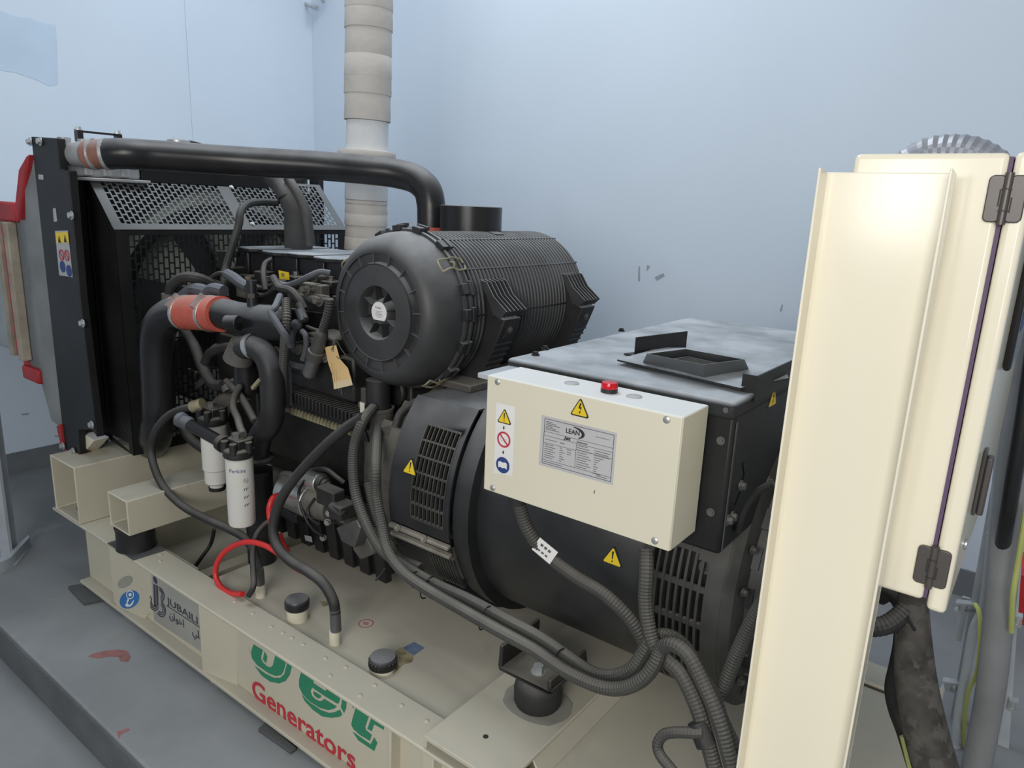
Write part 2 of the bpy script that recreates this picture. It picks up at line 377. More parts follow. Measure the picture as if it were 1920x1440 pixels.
# lifting-eye plates and stiffeners along the near beam
def plate(pts, y0=1.103, d=.05, name='lifting_plate'):
    return MB().prism([(p[0], y0, p[2]) for p in pts], (0, d, 0)).build(name, 'cream', sk, bevel=.003)
def lug(q, nm='lifting_plate'):
    return MB().prism(q, (.004, .006, 0)).build(nm, 'cream', sk)
lp = lug([(-2.7093,1.1045,0.2887),(-2.4824,1.1382,0.2494),(-2.5051,1.1348,0.0621),(-2.5383,1.1299,0.0193),(-2.5808,1.1236,-0.0182),(-2.6369,1.1153,-0.0053),(-2.7085,1.1046,0.0446)])
MB().prism([(-2.4819,1.1383,0.2539),(-2.4699,1.1401,0.2532),(-2.4923,1.1367,0.0664),(-2.5057,1.1348,0.0574)], (.002, .004, 0)).build('plate_weld', 'cream', lp)
lug([(-2.0765,1.1049,0.2849),(-1.9139,1.1381,0.2462),(-1.9228,1.1363,0.038),(-1.9506,1.1306,0.0054),(-1.9863,1.1233,-0.0325),(-2.0235,1.1157,-0.0154),(-2.0778,1.1046,0.0351)])
def ell(cx, cy, a, b_, t, n=36): return [(cx + a * math.cos(k * 2 * PI / n) * math.cos(t) - b_ * math.sin(k * 2 * PI / n) * math.sin(t), cy + a * math.cos(k * 2 * PI / n) * math.sin(t) + b_ * math.sin(k * 2 * PI / n) * math.cos(t)) for k in range(n)]
for pts in ([(-1.1764,1.105,0.2819),(-1.1646,1.105,0.2818),(-1.1661,1.105,0.1341),(-1.1782,1.105,0.1337)],): plate(pts, 1.105, .05, 'stiffener')
plate([(-1.0584,1.107,0.2846),(-1.0185,1.107,0.2852),(-1.0157,1.107,0.1582),(-1.0561,1.107,0.1495)], 1.107, .05, 'stiffener')
# hook sticker and hole on the slanted lifting plate
def thinq(pts, d): return MB().prism([(p[0] - d * .2, p[1] - d, p[2]) for p in pts], (.0001, .0003, 0))
thinq([(-2.577,1.1242,0.188),(-2.5757,1.1244,0.1808),(-2.5803,1.1237,0.1706),(-2.5903,1.1222,0.1585),(-2.6044,1.1201,0.1459),(-2.6212,1.1176,0.1344),(-2.6385,1.115,0.1254),(-2.6543,1.1127,0.12),(-2.6666,1.1109,0.1188),(-2.6738,1.1098,0.1221),(-2.6751,1.1096,0.1295),(-2.6702,1.1103,0.14),(-2.6599,1.1119,0.1523),(-2.6454,1.114,0.1649),(-2.6286,1.1165,0.1763),(-2.6114,1.1191,0.1851),(-2.5959,1.1214,0.1903),(-2.584,1.1231,0.1913)], .0006).build('lifting_hole', 'holegrey', lp)
st = thinq([(-2.5523,1.1278,0.1314),(-2.5485,1.1284,0.1274),(-2.5466,1.1287,0.1222),(-2.5465,1.1287,0.1159),(-2.5482,1.1284,0.1087),(-2.5518,1.1279,0.1008),(-2.5571,1.1271,0.0924),(-2.564,1.1261,0.0839),(-2.5722,1.1249,0.0754),(-2.5816,1.1235,0.0671),(-2.5918,1.122,0.0595),(-2.6027,1.1204,0.0526),(-2.6137,1.1187,0.0467),(-2.6246,1.1171,0.0419),(-2.6351,1.1155,0.0386),(-2.6449,1.1141,0.0366),(-2.6535,1.1128,0.0362),(-2.6608,1.1117,0.0374),(-2.6665,1.1109,0.04),(-2.6704,1.1103,0.0441),(-2.6724,1.11,0.0495),(-2.6724,1.11,0.056),(-2.6705,1.1103,0.0634),(-2.6667,1.1109,0.0715),(-2.6611,1.1117,0.0801),(-2.6539,1.1127,0.0888),(-2.6454,1.114,0.0974),(-2.6358,1.1154,0.1056),(-2.6254,1.117,0.1132),(-2.6145,1.1186,0.1199),(-2.6036,1.1202,0.1256),(-2.5928,1.1218,0.1301),(-2.5825,1.1233,0.1333),(-2.5731,1.1247,0.135),(-2.5648,1.126,0.1352),(-2.5578,1.127,0.134)], .0006).build('hook_sticker', 'blueprint', lp)
m = MB()
o_ = [(-2.5765,1.1242,0.1169),(-2.5779,1.124,0.1117),(-2.581,1.1236,0.1063),(-2.5853,1.1229,0.1011),(-2.5908,1.1221,0.0964),(-2.5969,1.1212,0.0925),(-2.6034,1.1203,0.0898),(-2.6096,1.1193,0.0884),(-2.6153,1.1185,0.0884),(-2.62,1.1178,0.0899),(-2.6234,1.1173,0.0926),(-2.6252,1.117,0.0965),(-2.6254,1.117,0.1012),(-2.6239,1.1172,0.1065),(-2.6208,1.1177,0.112),(-2.6164,1.1183,0.1172),(-2.6109,1.1191,0.1219),(-2.6047,1.1201,0.1257),(-2.5983,1.121,0.1284),(-2.5921,1.1219,0.1297),(-2.5864,1.1228,0.1296),(-2.5818,1.1235,0.1282),(-2.5785,1.1239,0.1255),(-2.5766,1.1242,0.1216),(-2.5765,1.1242,0.1169)]; i_ = [(-2.5812,1.1235,0.1154),(-2.5824,1.1234,0.1112),(-2.5848,1.123,0.1069),(-2.5884,1.1225,0.1026),(-2.5927,1.1218,0.0989),(-2.5977,1.1211,0.0958),(-2.6029,1.1203,0.0936),(-2.6079,1.1196,0.0925),(-2.6125,1.1189,0.0925),(-2.6163,1.1183,0.0936),(-2.619,1.1179,0.0958),(-2.6205,1.1177,0.099),(-2.6206,1.1177,0.1028),(-2.6194,1.1179,0.107),(-2.6169,1.1182,0.1114),(-2.6133,1.1188,0.1156),(-2.6089,1.1194,0.1194),(-2.6039,1.1202,0.1225),(-2.5988,1.1209,0.1246),(-2.5938,1.1217,0.1257),(-2.5892,1.1224,0.1257),(-2.5855,1.1229,0.1245),(-2.5828,1.1233,0.1223),(-2.5813,1.1235,0.1192),(-2.5812,1.1235,0.1154)]
for k in range(24): m.add([(p[0] - .0003, p[1] - .0012, p[2]) for p in (i_[k], o_[k], o_[k + 1], i_[k + 1])], [(0, 1, 2, 3)])
for pts in ([(-2.5909,1.1221,0.1123),(-2.5927,1.1218,0.1079),(-2.5968,1.1212,0.1038),(-2.6019,1.1205,0.1011),(-2.6067,1.1198,0.1006),(-2.61,1.1193,0.1024),(-2.6108,1.1192,0.1059),(-2.6089,1.1194,0.1104),(-2.6049,1.12,0.1145),(-2.5998,1.1208,0.1171),(-2.5949,1.1215,0.1176),(-2.5917,1.122,0.1159)], [(-2.618,1.1181,0.0878),(-2.6086,1.1195,0.0863),(-2.6165,1.1183,0.0747),(-2.6212,1.1176,0.0641),(-2.6118,1.119,0.0626),(-2.5975,1.1211,0.0741),(-2.586,1.1228,0.0892),(-2.5791,1.1239,0.0936),(-2.5878,1.1226,0.075),(-2.606,1.1199,0.0577),(-2.6298,1.1163,0.0476),(-2.6386,1.115,0.0538),(-2.6309,1.1162,0.0631),(-2.6248,1.1171,0.0606),(-2.6266,1.1168,0.0714)]):
    m.prism([(p[0] - .0003, p[1] - .0012, p[2]) for p in pts], (.0001, .0002, 0))
m.build('hook_symbol', 'whiteprint', st)
# dealer print on a grey panel; the web's shading is in its colour
ds = MB().prism([(-2.4575,1.1394,0.275),(-2.1415,1.1394,0.272),(-2.1456,1.1394,0.0565),(-2.4691,1.1394,0.0456)], (0, .0008, 0)).build('shaded_panel', 'shadegrey', nb)
def onweb(px): return px
m = MB()
for pts in ([(-2.419,1.1384,0.2272),(-2.4187,1.1384,0.2218),(-2.4205,1.1384,0.217),(-2.4242,1.1384,0.2133),(-2.4294,1.1384,0.2115),(-2.435,1.1384,0.2118),(-2.4404,1.1384,0.2141),(-2.4447,1.1384,0.2181),(-2.4472,1.1384,0.2232),(-2.4476,1.1384,0.2286),(-2.4457,1.1384,0.2334),(-2.4419,1.1384,0.237),(-2.4368,1.1384,0.2388),(-2.4311,1.1384,0.2385),(-2.4257,1.1384,0.2362),(-2.4215,1.1384,0.2322)], [(-2.4487,1.1384,0.2034),(-2.4353,1.1384,0.2052),(-2.4456,1.1384,0.1109),(-2.4573,1.1384,0.1107)], [(-2.4294,1.1384,0.2064),(-2.4157,1.1384,0.2083),(-2.4264,1.1384,0.1229),(-2.439,1.1384,0.1157)]):
    m.prism(pts, (0, .0006, 0))
def arcs(o_, i_):
    for k in range(len(o_) - 1): m.prism([i_[k], o_[k], o_[k + 1], i_[k + 1]], (0, .0006, 0))
arcs([(-2.4898,1.1384,0.147),(-2.4949,1.1384,0.1393),(-2.4986,1.1384,0.1308),(-2.5008,1.1384,0.1223),(-2.5009,1.1384,0.114),(-2.4993,1.1384,0.1062),(-2.496,1.1384,0.0993),(-2.4909,1.1384,0.0938),(-2.4844,1.1384,0.0899),(-2.4768,1.1384,0.0876),(-2.4687,1.1384,0.0869),(-2.4603,1.1384,0.0881),(-2.452,1.1384,0.0912),(-2.4439,1.1384,0.0957),(-2.4369,1.1384,0.1017),(-2.4304,1.1384,0.1089),(-2.4258,1.1384,0.1166)], [(-2.4858,1.1384,0.1449),(-2.4904,1.1384,0.138),(-2.4939,1.1384,0.1305),(-2.4955,1.1384,0.123),(-2.4959,1.1384,0.1155),(-2.4941,1.1384,0.1087),(-2.4911,1.1384,0.1026),(-2.4872,1.1384,0.0975),(-2.4814,1.1384,0.094),(-2.475,1.1384,0.0919),(-2.468,1.1384,0.0914),(-2.4604,1.1384,0.0924),(-2.453,1.1384,0.0952),(-2.4461,1.1384,0.0993),(-2.4399,1.1384,0.1044),(-2.4343,1.1384,0.1108),(-2.4302,1.1384,0.1177)])
arcs([(-2.4822,1.1384,0.1427),(-2.4858,1.1384,0.1367),(-2.4888,1.1384,0.1302),(-2.4903,1.1384,0.1235),(-2.4905,1.1384,0.117),(-2.4895,1.1384,0.1107),(-2.4867,1.1384,0.1054),(-2.4831,1.1384,0.1011),(-2.4784,1.1384,0.0978),(-2.4732,1.1384,0.0959),(-2.467,1.1384,0.0953),(-2.4606,1.1384,0.0963),(-2.4544,1.1384,0.0986),(-2.4484,1.1384,0.1023),(-2.4431,1.1384,0.1069),(-2.4383,1.1384,0.1125),(-2.4347,1.1384,0.1188)], [(-2.4782,1.1384,0.1405),(-2.4813,1.1384,0.1356),(-2.4838,1.1384,0.1298),(-2.4851,1.1384,0.124),(-2.4851,1.1384,0.1184),(-2.4843,1.1384,0.1132),(-2.4823,1.1384,0.1085),(-2.4793,1.1384,0.1048),(-2.4754,1.1384,0.1019),(-2.471,1.1384,0.1004),(-2.4659,1.1384,0.1),(-2.4607,1.1384,0.1007),(-2.4557,1.1384,0.1027),(-2.4506,1.1384,0.1059),(-2.4461,1.1384,0.1098),(-2.4423,1.1384,0.1144),(-2.4396,1.1384,0.1197)])
arcs([(-2.4741,1.1384,0.1388),(-2.4768,1.1384,0.1343),(-2.4787,1.1384,0.1296),(-2.4798,1.1384,0.1247),(-2.4802,1.1384,0.1197),(-2.4793,1.1384,0.1154),(-2.4779,1.1384,0.1113),(-2.4757,1.1384,0.108),(-2.4725,1.1384,0.1057),(-2.4692,1.1384,0.1042),(-2.4653,1.1384,0.1039),(-2.4609,1.1384,0.1046),(-2.4572,1.1384,0.1061),(-2.4533,1.1384,0.1087),(-2.4496,1.1384,0.1122),(-2.4463,1.1384,0.1161),(-2.4441,1.1384,0.1207)], [(-2.4705,1.1384,0.1365),(-2.4723,1.1384,0.1329),(-2.4736,1.1384,0.1291),(-2.4746,1.1384,0.1252),(-2.4748,1.1384,0.1214),(-2.4742,1.1384,0.1179),(-2.4735,1.1384,0.1144),(-2.4716,1.1384,0.1118),(-2.4695,1.1384,0.11),(-2.4669,1.1384,0.1088),(-2.4643,1.1384,0.1083),(-2.461,1.1384,0.109),(-2.4581,1.1384,0.1101),(-2.4555,1.1384,0.112),(-2.4527,1.1384,0.1149),(-2.4503,1.1384,0.1183),(-2.4486,1.1384,0.1218)])
arcs([(-2.4087,1.1384,0.2071),(-2.4021,1.1384,0.2078),(-2.3953,1.1384,0.2078),(-2.3894,1.1384,0.2066),(-2.3841,1.1384,0.2044),(-2.3797,1.1384,0.2011),(-2.3761,1.1384,0.1972),(-2.3734,1.1384,0.1924),(-2.3723,1.1384,0.1873),(-2.3723,1.1384,0.1817),(-2.3735,1.1384,0.1762),(-2.3762,1.1384,0.1704),(-2.3796,1.1384,0.1652),(-2.384,1.1384,0.1605),(-2.3895,1.1384,0.1561),(-2.3957,1.1384,0.1526),(-2.4021,1.1384,0.1503)], [(-2.4081,1.1384,0.203),(-2.4027,1.1384,0.2035),(-2.397,1.1384,0.2035),(-2.3919,1.1384,0.2025),(-2.3873,1.1384,0.2006),(-2.3836,1.1384,0.1977),(-2.3803,1.1384,0.1945),(-2.3782,1.1384,0.1904),(-2.3774,1.1384,0.186),(-2.3773,1.1384,0.1813),(-2.3783,1.1384,0.1764),(-2.3805,1.1384,0.1717),(-2.3834,1.1384,0.1671),(-2.3874,1.1384,0.163),(-2.3921,1.1384,0.1595),(-2.397,1.1384,0.1567),(-2.4027,1.1384,0.1545)])
arcs([(-2.4077,1.1384,0.2005),(-2.4031,1.1384,0.201),(-2.3982,1.1384,0.201),(-2.3938,1.1384,0.2001),(-2.3899,1.1384,0.1983),(-2.3868,1.1384,0.1959),(-2.3843,1.1384,0.1928),(-2.3822,1.1384,0.1891),(-2.3816,1.1384,0.185),(-2.3815,1.1384,0.1808),(-2.3825,1.1384,0.1765),(-2.3842,1.1384,0.1722),(-2.3871,1.1384,0.1681),(-2.3902,1.1384,0.1645),(-2.3941,1.1384,0.1613),(-2.3986,1.1384,0.1586),(-2.4035,1.1384,0.1567)], [(-2.4076,1.1384,0.1963),(-2.4037,1.1384,0.1969),(-2.3999,1.1384,0.1966),(-2.3963,1.1384,0.1959),(-2.3935,1.1384,0.1944),(-2.3907,1.1384,0.1924),(-2.3884,1.1384,0.1901),(-2.387,1.1384,0.187),(-2.3863,1.1384,0.1838),(-2.3864,1.1384,0.1804),(-2.3873,1.1384,0.1768),(-2.3885,1.1384,0.1735),(-2.3909,1.1384,0.17),(-2.3936,1.1384,0.167),(-2.3966,1.1384,0.1646),(-2.4004,1.1384,0.1623),(-2.404,1.1384,0.1608)])
arcs([(-2.4072,1.1384,0.1939),(-2.4041,1.1384,0.1944),(-2.401,1.1384,0.1943),(-2.3985,1.1384,0.1935),(-2.3961,1.1384,0.1921),(-2.3936,1.1384,0.1907),(-2.3921,1.1384,0.1883),(-2.3909,1.1384,0.1859),(-2.3906,1.1384,0.1831),(-2.3906,1.1384,0.18),(-2.3915,1.1384,0.1769),(-2.3926,1.1384,0.1739),(-2.3942,1.1384,0.1711),(-2.3964,1.1384,0.1685),(-2.3991,1.1384,0.1662),(-2.402,1.1384,0.1644),(-2.4048,1.1384,0.1631)], [(-2.407,1.1384,0.1896),(-2.4051,1.1384,0.19),(-2.4028,1.1384,0.19),(-2.401,1.1384,0.1894),(-2.3992,1.1384,0.1885),(-2.3979,1.1384,0.1871),(-2.3966,1.1384,0.1857),(-2.3957,1.1384,0.1839),(-2.3957,1.1384,0.1815),(-2.3956,1.1384,0.1794),(-2.3959,1.1384,0.1773),(-2.397,1.1384,0.175),(-2.3981,1.1384,0.1731),(-2.3999,1.1384,0.1711),(-2.4016,1.1384,0.1696),(-2.4033,1.1384,0.1682),(-2.4053,1.1384,0.1675)])
arcs([(-2.3997,1.1384,0.1537),(-2.3913,1.1384,0.152),(-2.3842,1.1384,0.1488),(-2.378,1.1384,0.1443),(-2.374,1.1384,0.1381),(-2.3716,1.1384,0.1311),(-2.3712,1.1384,0.1235),(-2.3727,1.1384,0.1155),(-2.3765,1.1384,0.1075),(-2.3816,1.1384,0.1002),(-2.3886,1.1384,0.0936),(-2.3966,1.1384,0.0882),(-2.4056,1.1384,0.0843),(-2.4147,1.1384,0.0821),(-2.4236,1.1384,0.0815),(-2.4323,1.1384,0.0828),(-2.4396,1.1384,0.0861)], [(-2.4011,1.1384,0.1492),(-2.3937,1.1384,0.148),(-2.3873,1.1384,0.1451),(-2.3823,1.1384,0.1409),(-2.3785,1.1384,0.1357),(-2.3767,1.1384,0.1295),(-2.3762,1.1384,0.1228),(-2.3776,1.1384,0.1157),(-2.3808,1.1384,0.1088),(-2.3855,1.1384,0.1023),(-2.3916,1.1384,0.0965),(-2.3984,1.1384,0.0921),(-2.4061,1.1384,0.0885),(-2.414,1.1384,0.0865),(-2.4222,1.1384,0.0861),(-2.4297,1.1384,0.0872),(-2.4363,1.1384,0.09)])
arcs([(-2.4024,1.1384,0.1457),(-2.3961,1.1384,0.1445),(-2.3904,1.1384,0.142),(-2.386,1.1384,0.1383),(-2.383,1.1384,0.1335),(-2.3811,1.1384,0.1282),(-2.3808,1.1384,0.1222),(-2.3821,1.1384,0.1159),(-2.3848,1.1384,0.1098),(-2.389,1.1384,0.1041),(-2.3943,1.1384,0.0989),(-2.4002,1.1384,0.095),(-2.4072,1.1384,0.0917),(-2.4139,1.1384,0.0903),(-2.4208,1.1384,0.0899),(-2.4272,1.1384,0.0911),(-2.4331,1.1384,0.0933)], [(-2.4038,1.1384,0.1412),(-2.3986,1.1384,0.1402),(-2.394,1.1384,0.1382),(-2.3903,1.1384,0.1349),(-2.3875,1.1384,0.131),(-2.3862,1.1384,0.1263),(-2.3858,1.1384,0.1215),(-2.3869,1.1384,0.1163),(-2.3892,1.1384,0.111),(-2.3925,1.1384,0.1064),(-2.3969,1.1384,0.102),(-2.402,1.1384,0.0987),(-2.4077,1.1384,0.0961),(-2.4136,1.1384,0.0946),(-2.4195,1.1384,0.0942),(-2.4247,1.1384,0.0952),(-2.4294,1.1384,0.0972)])
arcs([(-2.4055,1.1384,0.1375),(-2.4011,1.1384,0.1367),(-2.3975,1.1384,0.1348),(-2.3945,1.1384,0.1321),(-2.3923,1.1384,0.1289),(-2.391,1.1384,0.1251),(-2.3908,1.1384,0.1208),(-2.3918,1.1384,0.1163),(-2.3936,1.1384,0.1121),(-2.3964,1.1384,0.1081),(-2.4,1.1384,0.1045),(-2.4042,1.1384,0.1015),(-2.4087,1.1384,0.0994),(-2.4135,1.1384,0.0981),(-2.4181,1.1384,0.098),(-2.4222,1.1384,0.099),(-2.4262,1.1384,0.1005)], [(-2.4069,1.1384,0.1331),(-2.4036,1.1384,0.1324),(-2.4007,1.1384,0.1312),(-2.3983,1.1384,0.1291),(-2.3968,1.1384,0.1264),(-2.3962,1.1384,0.1232),(-2.3958,1.1384,0.1201),(-2.3967,1.1384,0.1167),(-2.398,1.1384,0.1134),(-2.4003,1.1384,0.11),(-2.403,1.1384,0.1074),(-2.406,1.1384,0.1051),(-2.4097,1.1384,0.1034),(-2.4132,1.1384,0.1026),(-2.4167,1.1384,0.1025),(-2.4197,1.1384,0.1031),(-2.423,1.1384,0.1044)])
m.build('dealer_emblem', 'inkdark', ds)
tx = (-2.3357,1.1382,0.1888); te = (-2.1461,1.1382,0.1834)
text(None, 'dealer_name', 'JUBAILI', (-2.3545,1.1382,0.1601), (1, 0, 0), (0, 0, 1), .040, 'inkdark', ds, xs=1.62)
dl = MB().bar((-2.3597,1.1382,0.1495), (-2.1427,1.1382,0.154), .0008, .0025, (0, 0, 1)).build('dealer_rule', 'inkdark', ds)
text(None, 'dealer_name_lower', '\u0646\u0627\ufeee\ufea7\u0627', (-2.3506,1.1382,0.108), (1, 0, 0), (0, 0, 1), .042, 'inkdark', ds, xs=1.12)
text(None, 'dealer_name_lower', '\ufef2\ufee0', (-2.1962,1.1382,0.1064), (1, 0, 0), (0, 0, 1), .042, 'inkdark', ds, xs=1.12)
# the big green name and the red word under it
def ink(parts, m, name):
    b = MB()
    for p in parts: b.prism([(q[0], WEB - .0012, q[2]) for q in p], (0, .0008, 0))
    return b.build(name, m, nb)
ink(([(-1.8228,1.1388,0.2271),(-1.7729,1.1388,0.2283),(-1.784,1.1388,0.2014),(-1.7837,1.1388,0.189),(-1.7743,1.1388,0.1827),(-1.753,1.1388,0.179),(-1.7343,1.1388,0.1859),(-1.7229,1.1388,0.198),(-1.7067,1.1388,0.2415),(-1.7046,1.1388,0.2535),(-1.6535,1.1388,0.2508),(-1.654,1.1388,0.2409),(-1.6709,1.1388,0.1975),(-1.6836,1.1388,0.1813),(-1.7082,1.1388,0.1665),(-1.7452,1.1388,0.1586),(-1.8072,1.1388,0.1592),(-1.835,1.1388,0.172),(-1.8382,1.1388,0.1918)],
     [(-1.7635,1.1388,0.2272),(-1.7507,1.1388,0.2153),(-1.7585,1.1388,0.189),(-1.7736,1.1388,0.1936),(-1.7714,1.1388,0.205)],
     [(-1.645,1.1388,0.2492),(-1.6247,1.1388,0.2494),(-1.6251,1.1388,0.241),(-1.6388,1.1388,0.2025),(-1.6607,1.1388,0.1716),(-1.6944,1.1388,0.1471),(-1.7409,1.1388,0.1311),(-1.7871,1.1388,0.1325),(-1.8205,1.1388,0.1499),(-1.7674,1.1388,0.1481),(-1.7209,1.1388,0.1543),(-1.6872,1.1388,0.1703),(-1.6653,1.1388,0.1941)],
     [(-1.5781,1.1388,0.2493),(-1.5221,1.1388,0.2479),(-1.5255,1.1388,0.2298),(-1.4696,1.1388,0.2294),(-1.4612,1.1388,0.2498),(-1.4051,1.1388,0.2477),(-1.4093,1.1388,0.2246),(-1.4159,1.1388,0.2145),(-1.4728,1.1388,0.2114),(-1.5316,1.1388,0.212),(-1.5391,1.1388,0.1954),(-1.5327,1.1388,0.1827),(-1.5166,1.1388,0.1788),(-1.4977,1.1388,0.1823),(-1.4841,1.1388,0.1919),(-1.4772,1.1388,0.2004),(-1.4213,1.1388,0.203),(-1.4345,1.1388,0.1886),(-1.4609,1.1388,0.1713),(-1.4985,1.1388,0.16),(-1.5418,1.1388,0.1582),(-1.5777,1.1388,0.1665),(-1.5936,1.1388,0.185),(-1.5925,1.1388,0.2096)],
     [(-1.5238,1.1388,0.2029),(-1.489,1.1388,0.2043),(-1.4947,1.1388,0.1945),(-1.5055,1.1388,0.1882),(-1.5216,1.1388,0.1901),(-1.5268,1.1388,0.1966)],
     [(-1.5819,1.1388,0.1624),(-1.542,1.1388,0.1541),(-1.4933,1.1388,0.1547),(-1.4559,1.1388,0.164),(-1.4295,1.1388,0.1806),(-1.4084,1.1388,0.1999),(-1.3974,1.1388,0.1893),(-1.409,1.1388,0.1755),(-1.4457,1.1388,0.1536),(-1.4859,1.1388,0.1367),(-1.529,1.1388,0.1365),(-1.5674,1.1388,0.1474)],
     [(-1.3948,1.1388,0.2476),(-1.3788,1.1388,0.247),(-1.3804,1.1388,0.2199),(-1.3897,1.1388,0.198),(-1.4034,1.1388,0.2102)],
     [(-1.339,1.1388,0.2447),(-1.2853,1.1388,0.2451),(-1.3018,1.1388,0.1989),(-1.2993,1.1388,0.1903),(-1.2759,1.1388,0.1871),(-1.2834,1.1388,0.1643),(-1.3236,1.1388,0.1614),(-1.3517,1.1388,0.1665),(-1.3594,1.1388,0.1764),(-1.3553,1.1388,0.1947)],
     [(-1.2756,1.1388,0.2443),(-1.2261,1.1388,0.2435),(-1.2284,1.1388,0.2291),(-1.2657,1.1388,0.2267),(-1.2759,1.1388,0.1989),(-1.293,1.1388,0.1978)],
     [(-1.3532,1.1388,0.1556),(-1.2811,1.1388,0.1537),(-1.2659,1.1388,0.1847),(-1.2537,1.1388,0.1737),(-1.2662,1.1388,0.141),(-1.3316,1.1388,0.1401)],
     [(-1.3596,1.1388,0.2463),(-1.3467,1.1388,0.2459),(-1.3507,1.1388,0.2328)]), 'greenprint', 'green_lettering')
text(None, 'red_lettering', 'Generators', (-1.8451,1.1382,0.0307), (1, 0, 0), (0, 0, 1), .096, 'redprint', nb, xs=1.12, bold=.0012)
# tank
tk = MB().bx(-2.2, XE - .02, 1.222, 2.128, .03, .28).build('fuel_tank', 'cream', sk, bevel=.004)
MB().bx(-3.0, -2.2, 1.222, 2.128, .03, .045).build('bottom_plate', 'cream', sk)
MB().bx(-2.42, -2.36, 1.222, 2.128, .045, .20).build('inner_crossmember', 'cream', sk)
MB().bx(-3.16, -2.3, 1.22, 1.235, .15, .281).build('inner_rail', 'cream', sk)
MB().bx(-3.0, -2.99, 1.222, 2.128, .03, .283).build('end_plate', 'cream', sk)
MB().bx(XE - .012, XE, 1.222, 2.128, .03, .283).build('end_plate', 'cream', sk)
# channel under the alternator and the box tubes
ch = MB(); ch.bx(-1.05, -.80, 1.105, 2.245, .318, .330); ch.bx(-1.05, -1.04, 1.105, 2.245, .2955, .32)
ch.prism([(-.812, 1.222, .330), (-.80, 1.222, .318), (-.772, 1.222, .281), (-.784, 1.222, .281)], (0, .905, 0))
ch.build('cross_channel', 'cream', sk, bevel=.003)
MB().cyl((-.93, 1.2, .330), (-.93, 1.2, .3308), .007, n=16).build('drain_hole', 'blackprint', sk)
def boxtube(x0, x1, z0, z1, y0, y1, t, name):
    v = []; f = []
    for y in (y0, y1):
        v += [(x0, y, z0), (x1, y, z0), (x1, y, z1), (x0, y, z1), (x0 + t, y, z0 + t), (x1 - t, y, z0 + t), (x1 - t, y, z1 - t), (x0 + t, y, z1 - t)]
    for k in range(4):
        a, b = k, (k + 1) % 4
        f += [(a, b, b + 8, a + 8), (a + 4, b + 4, b + 12, a + 12), (a, b, b + 4, a + 4), (a + 8, b + 8, b + 12, a + 12)]
    m = MB(); m.add(v, f); o = m.build(name, 'cream', sk, bevel=.008, seg=3); return o
bt = boxtube(-3.165, -2.94, .296, .537, 1.10, 2.46, .008, 'box_tube')
boxtube(-2.665, -2.518, .383, .518, 1.10, 2.46, .007, 'box_tube')
mm = MB()
for x, y in ((-3.08, 1.16), (-2.985, 1.15)): mm.cyl((x, y, .304), (x, y, .311), .013, n=12)
mm.build('tube_bolt', 'greysteel', bt)
rm = MB().lathe((-2.60, 1.16, .297), (0, 0, 1), [(.001, 0), (.072, 0), (.068, .02), (.068, .07), (.072, .0855), (.001, .0855)], 32).build('rubber_mount', 'blackclean', sk)
MB().prism([(-2.70, 1.098, .2952), (-2.50, 1.098, .2952), (-2.49, 1.215, .2952), (-2.70, 1.215, .2952)], (0, 0, .0035)).build('mount_plate', 'padgrey', sk)
# rivets and bolts on the top flange
b0 = MB().sph((0, 0, 0), .007, 10, 6, (1, 1, .5))
first = None
for p in [(-2.4266,1.1585,0.2955),(-1.9845,1.1797,0.2955),(-1.8795,1.1779,0.2955),(-1.7723,1.171,0.2955),(-1.7162,1.1739,0.2955),(-1.6744,1.1765,0.2955),(-1.6221,1.1781,0.2955),(-1.5173,1.1781,0.2955),(-1.4399,1.1885,0.2955),(-1.4424,1.1351,0.2955),(-1.3162,1.1881,0.2955),(-1.3149,1.1332,0.2955),(-1.2001,1.1773,0.2955),(-1.108,1.1774,0.2955),(-2.4735,1.1828,0.2955)]:
    if first is None:
        b = MB(); b.sph(p, .0065, 10, 6, (1.2, 1, .5)); first = b.build('rivet', 'cream', nb); fp = p
    else: piece(first, nb, (p[0] - fp[0], p[1] - fp[1], 0))
# things on the tank top
c = MB(); c.cyl((-1.7685,1.2671,0.28), Vector((-1.7685,1.2671,0.28)) + Vector((0, 0, .04)), .034)
fl = c.build('filler_neck', 'creamclean', sk)
q = Vector((-1.7685,1.2671,0.28)) + Vector((0, 0, .04))
MB().lathe(q, (0, 0, 1), [(.001, 0), (.036, 0), (.039, .004), (.039, .026), (.035, .033), (.030, .034), (.001, .034)], 32).build('filler_cap', 'tubeblack', fl)
q = Vector((-1.3699,1.2677,0.28))
m = MB(); m.cyl(q, q + Vector((0, 0, .012)), .036); fl = m.build('filler_neck', 'creamclean', sk)
m = MB().lathe(q + Vector((0, 0, .012)), (0, 0, 1), [(.001, 0), (.040, 0), (.040, .024), (.036, .031), (.001, .033)], 32)
for k in range(20):
    a = k * PI / 10; e = Vector((math.cos(a), math.sin(a), 0)); m.bar(q + e * .040 + Vector((0, 0, .014)), q + e * .040 + Vector((0, 0, .034)), .005, .004, e)
m.build('filler_cap', 'blackplastic', fl)
MB().prism([(-1.3996,1.3758,0.2803),(-1.3955,1.4197,0.2803),(-1.3495,1.4193,0.2803),(-1.3473,1.3713,0.2803)], (0, 0, .0006)).build('tank_label', 'bluelabel', tk)
MB().prism([(-1.405,1.339,0.2803),(-1.4052,1.3746,0.2803),(-1.3454,1.3694,0.2803),(-1.3281,1.3432,0.2803),(-1.3397,1.3197,0.2803),(-1.3296,1.2758,0.2803),(-1.3433,1.2512,0.2803),(-1.3571,1.2914,0.2803)], (0, 0, .0003)).build('fuel_stain', 'fuelstain', tk)
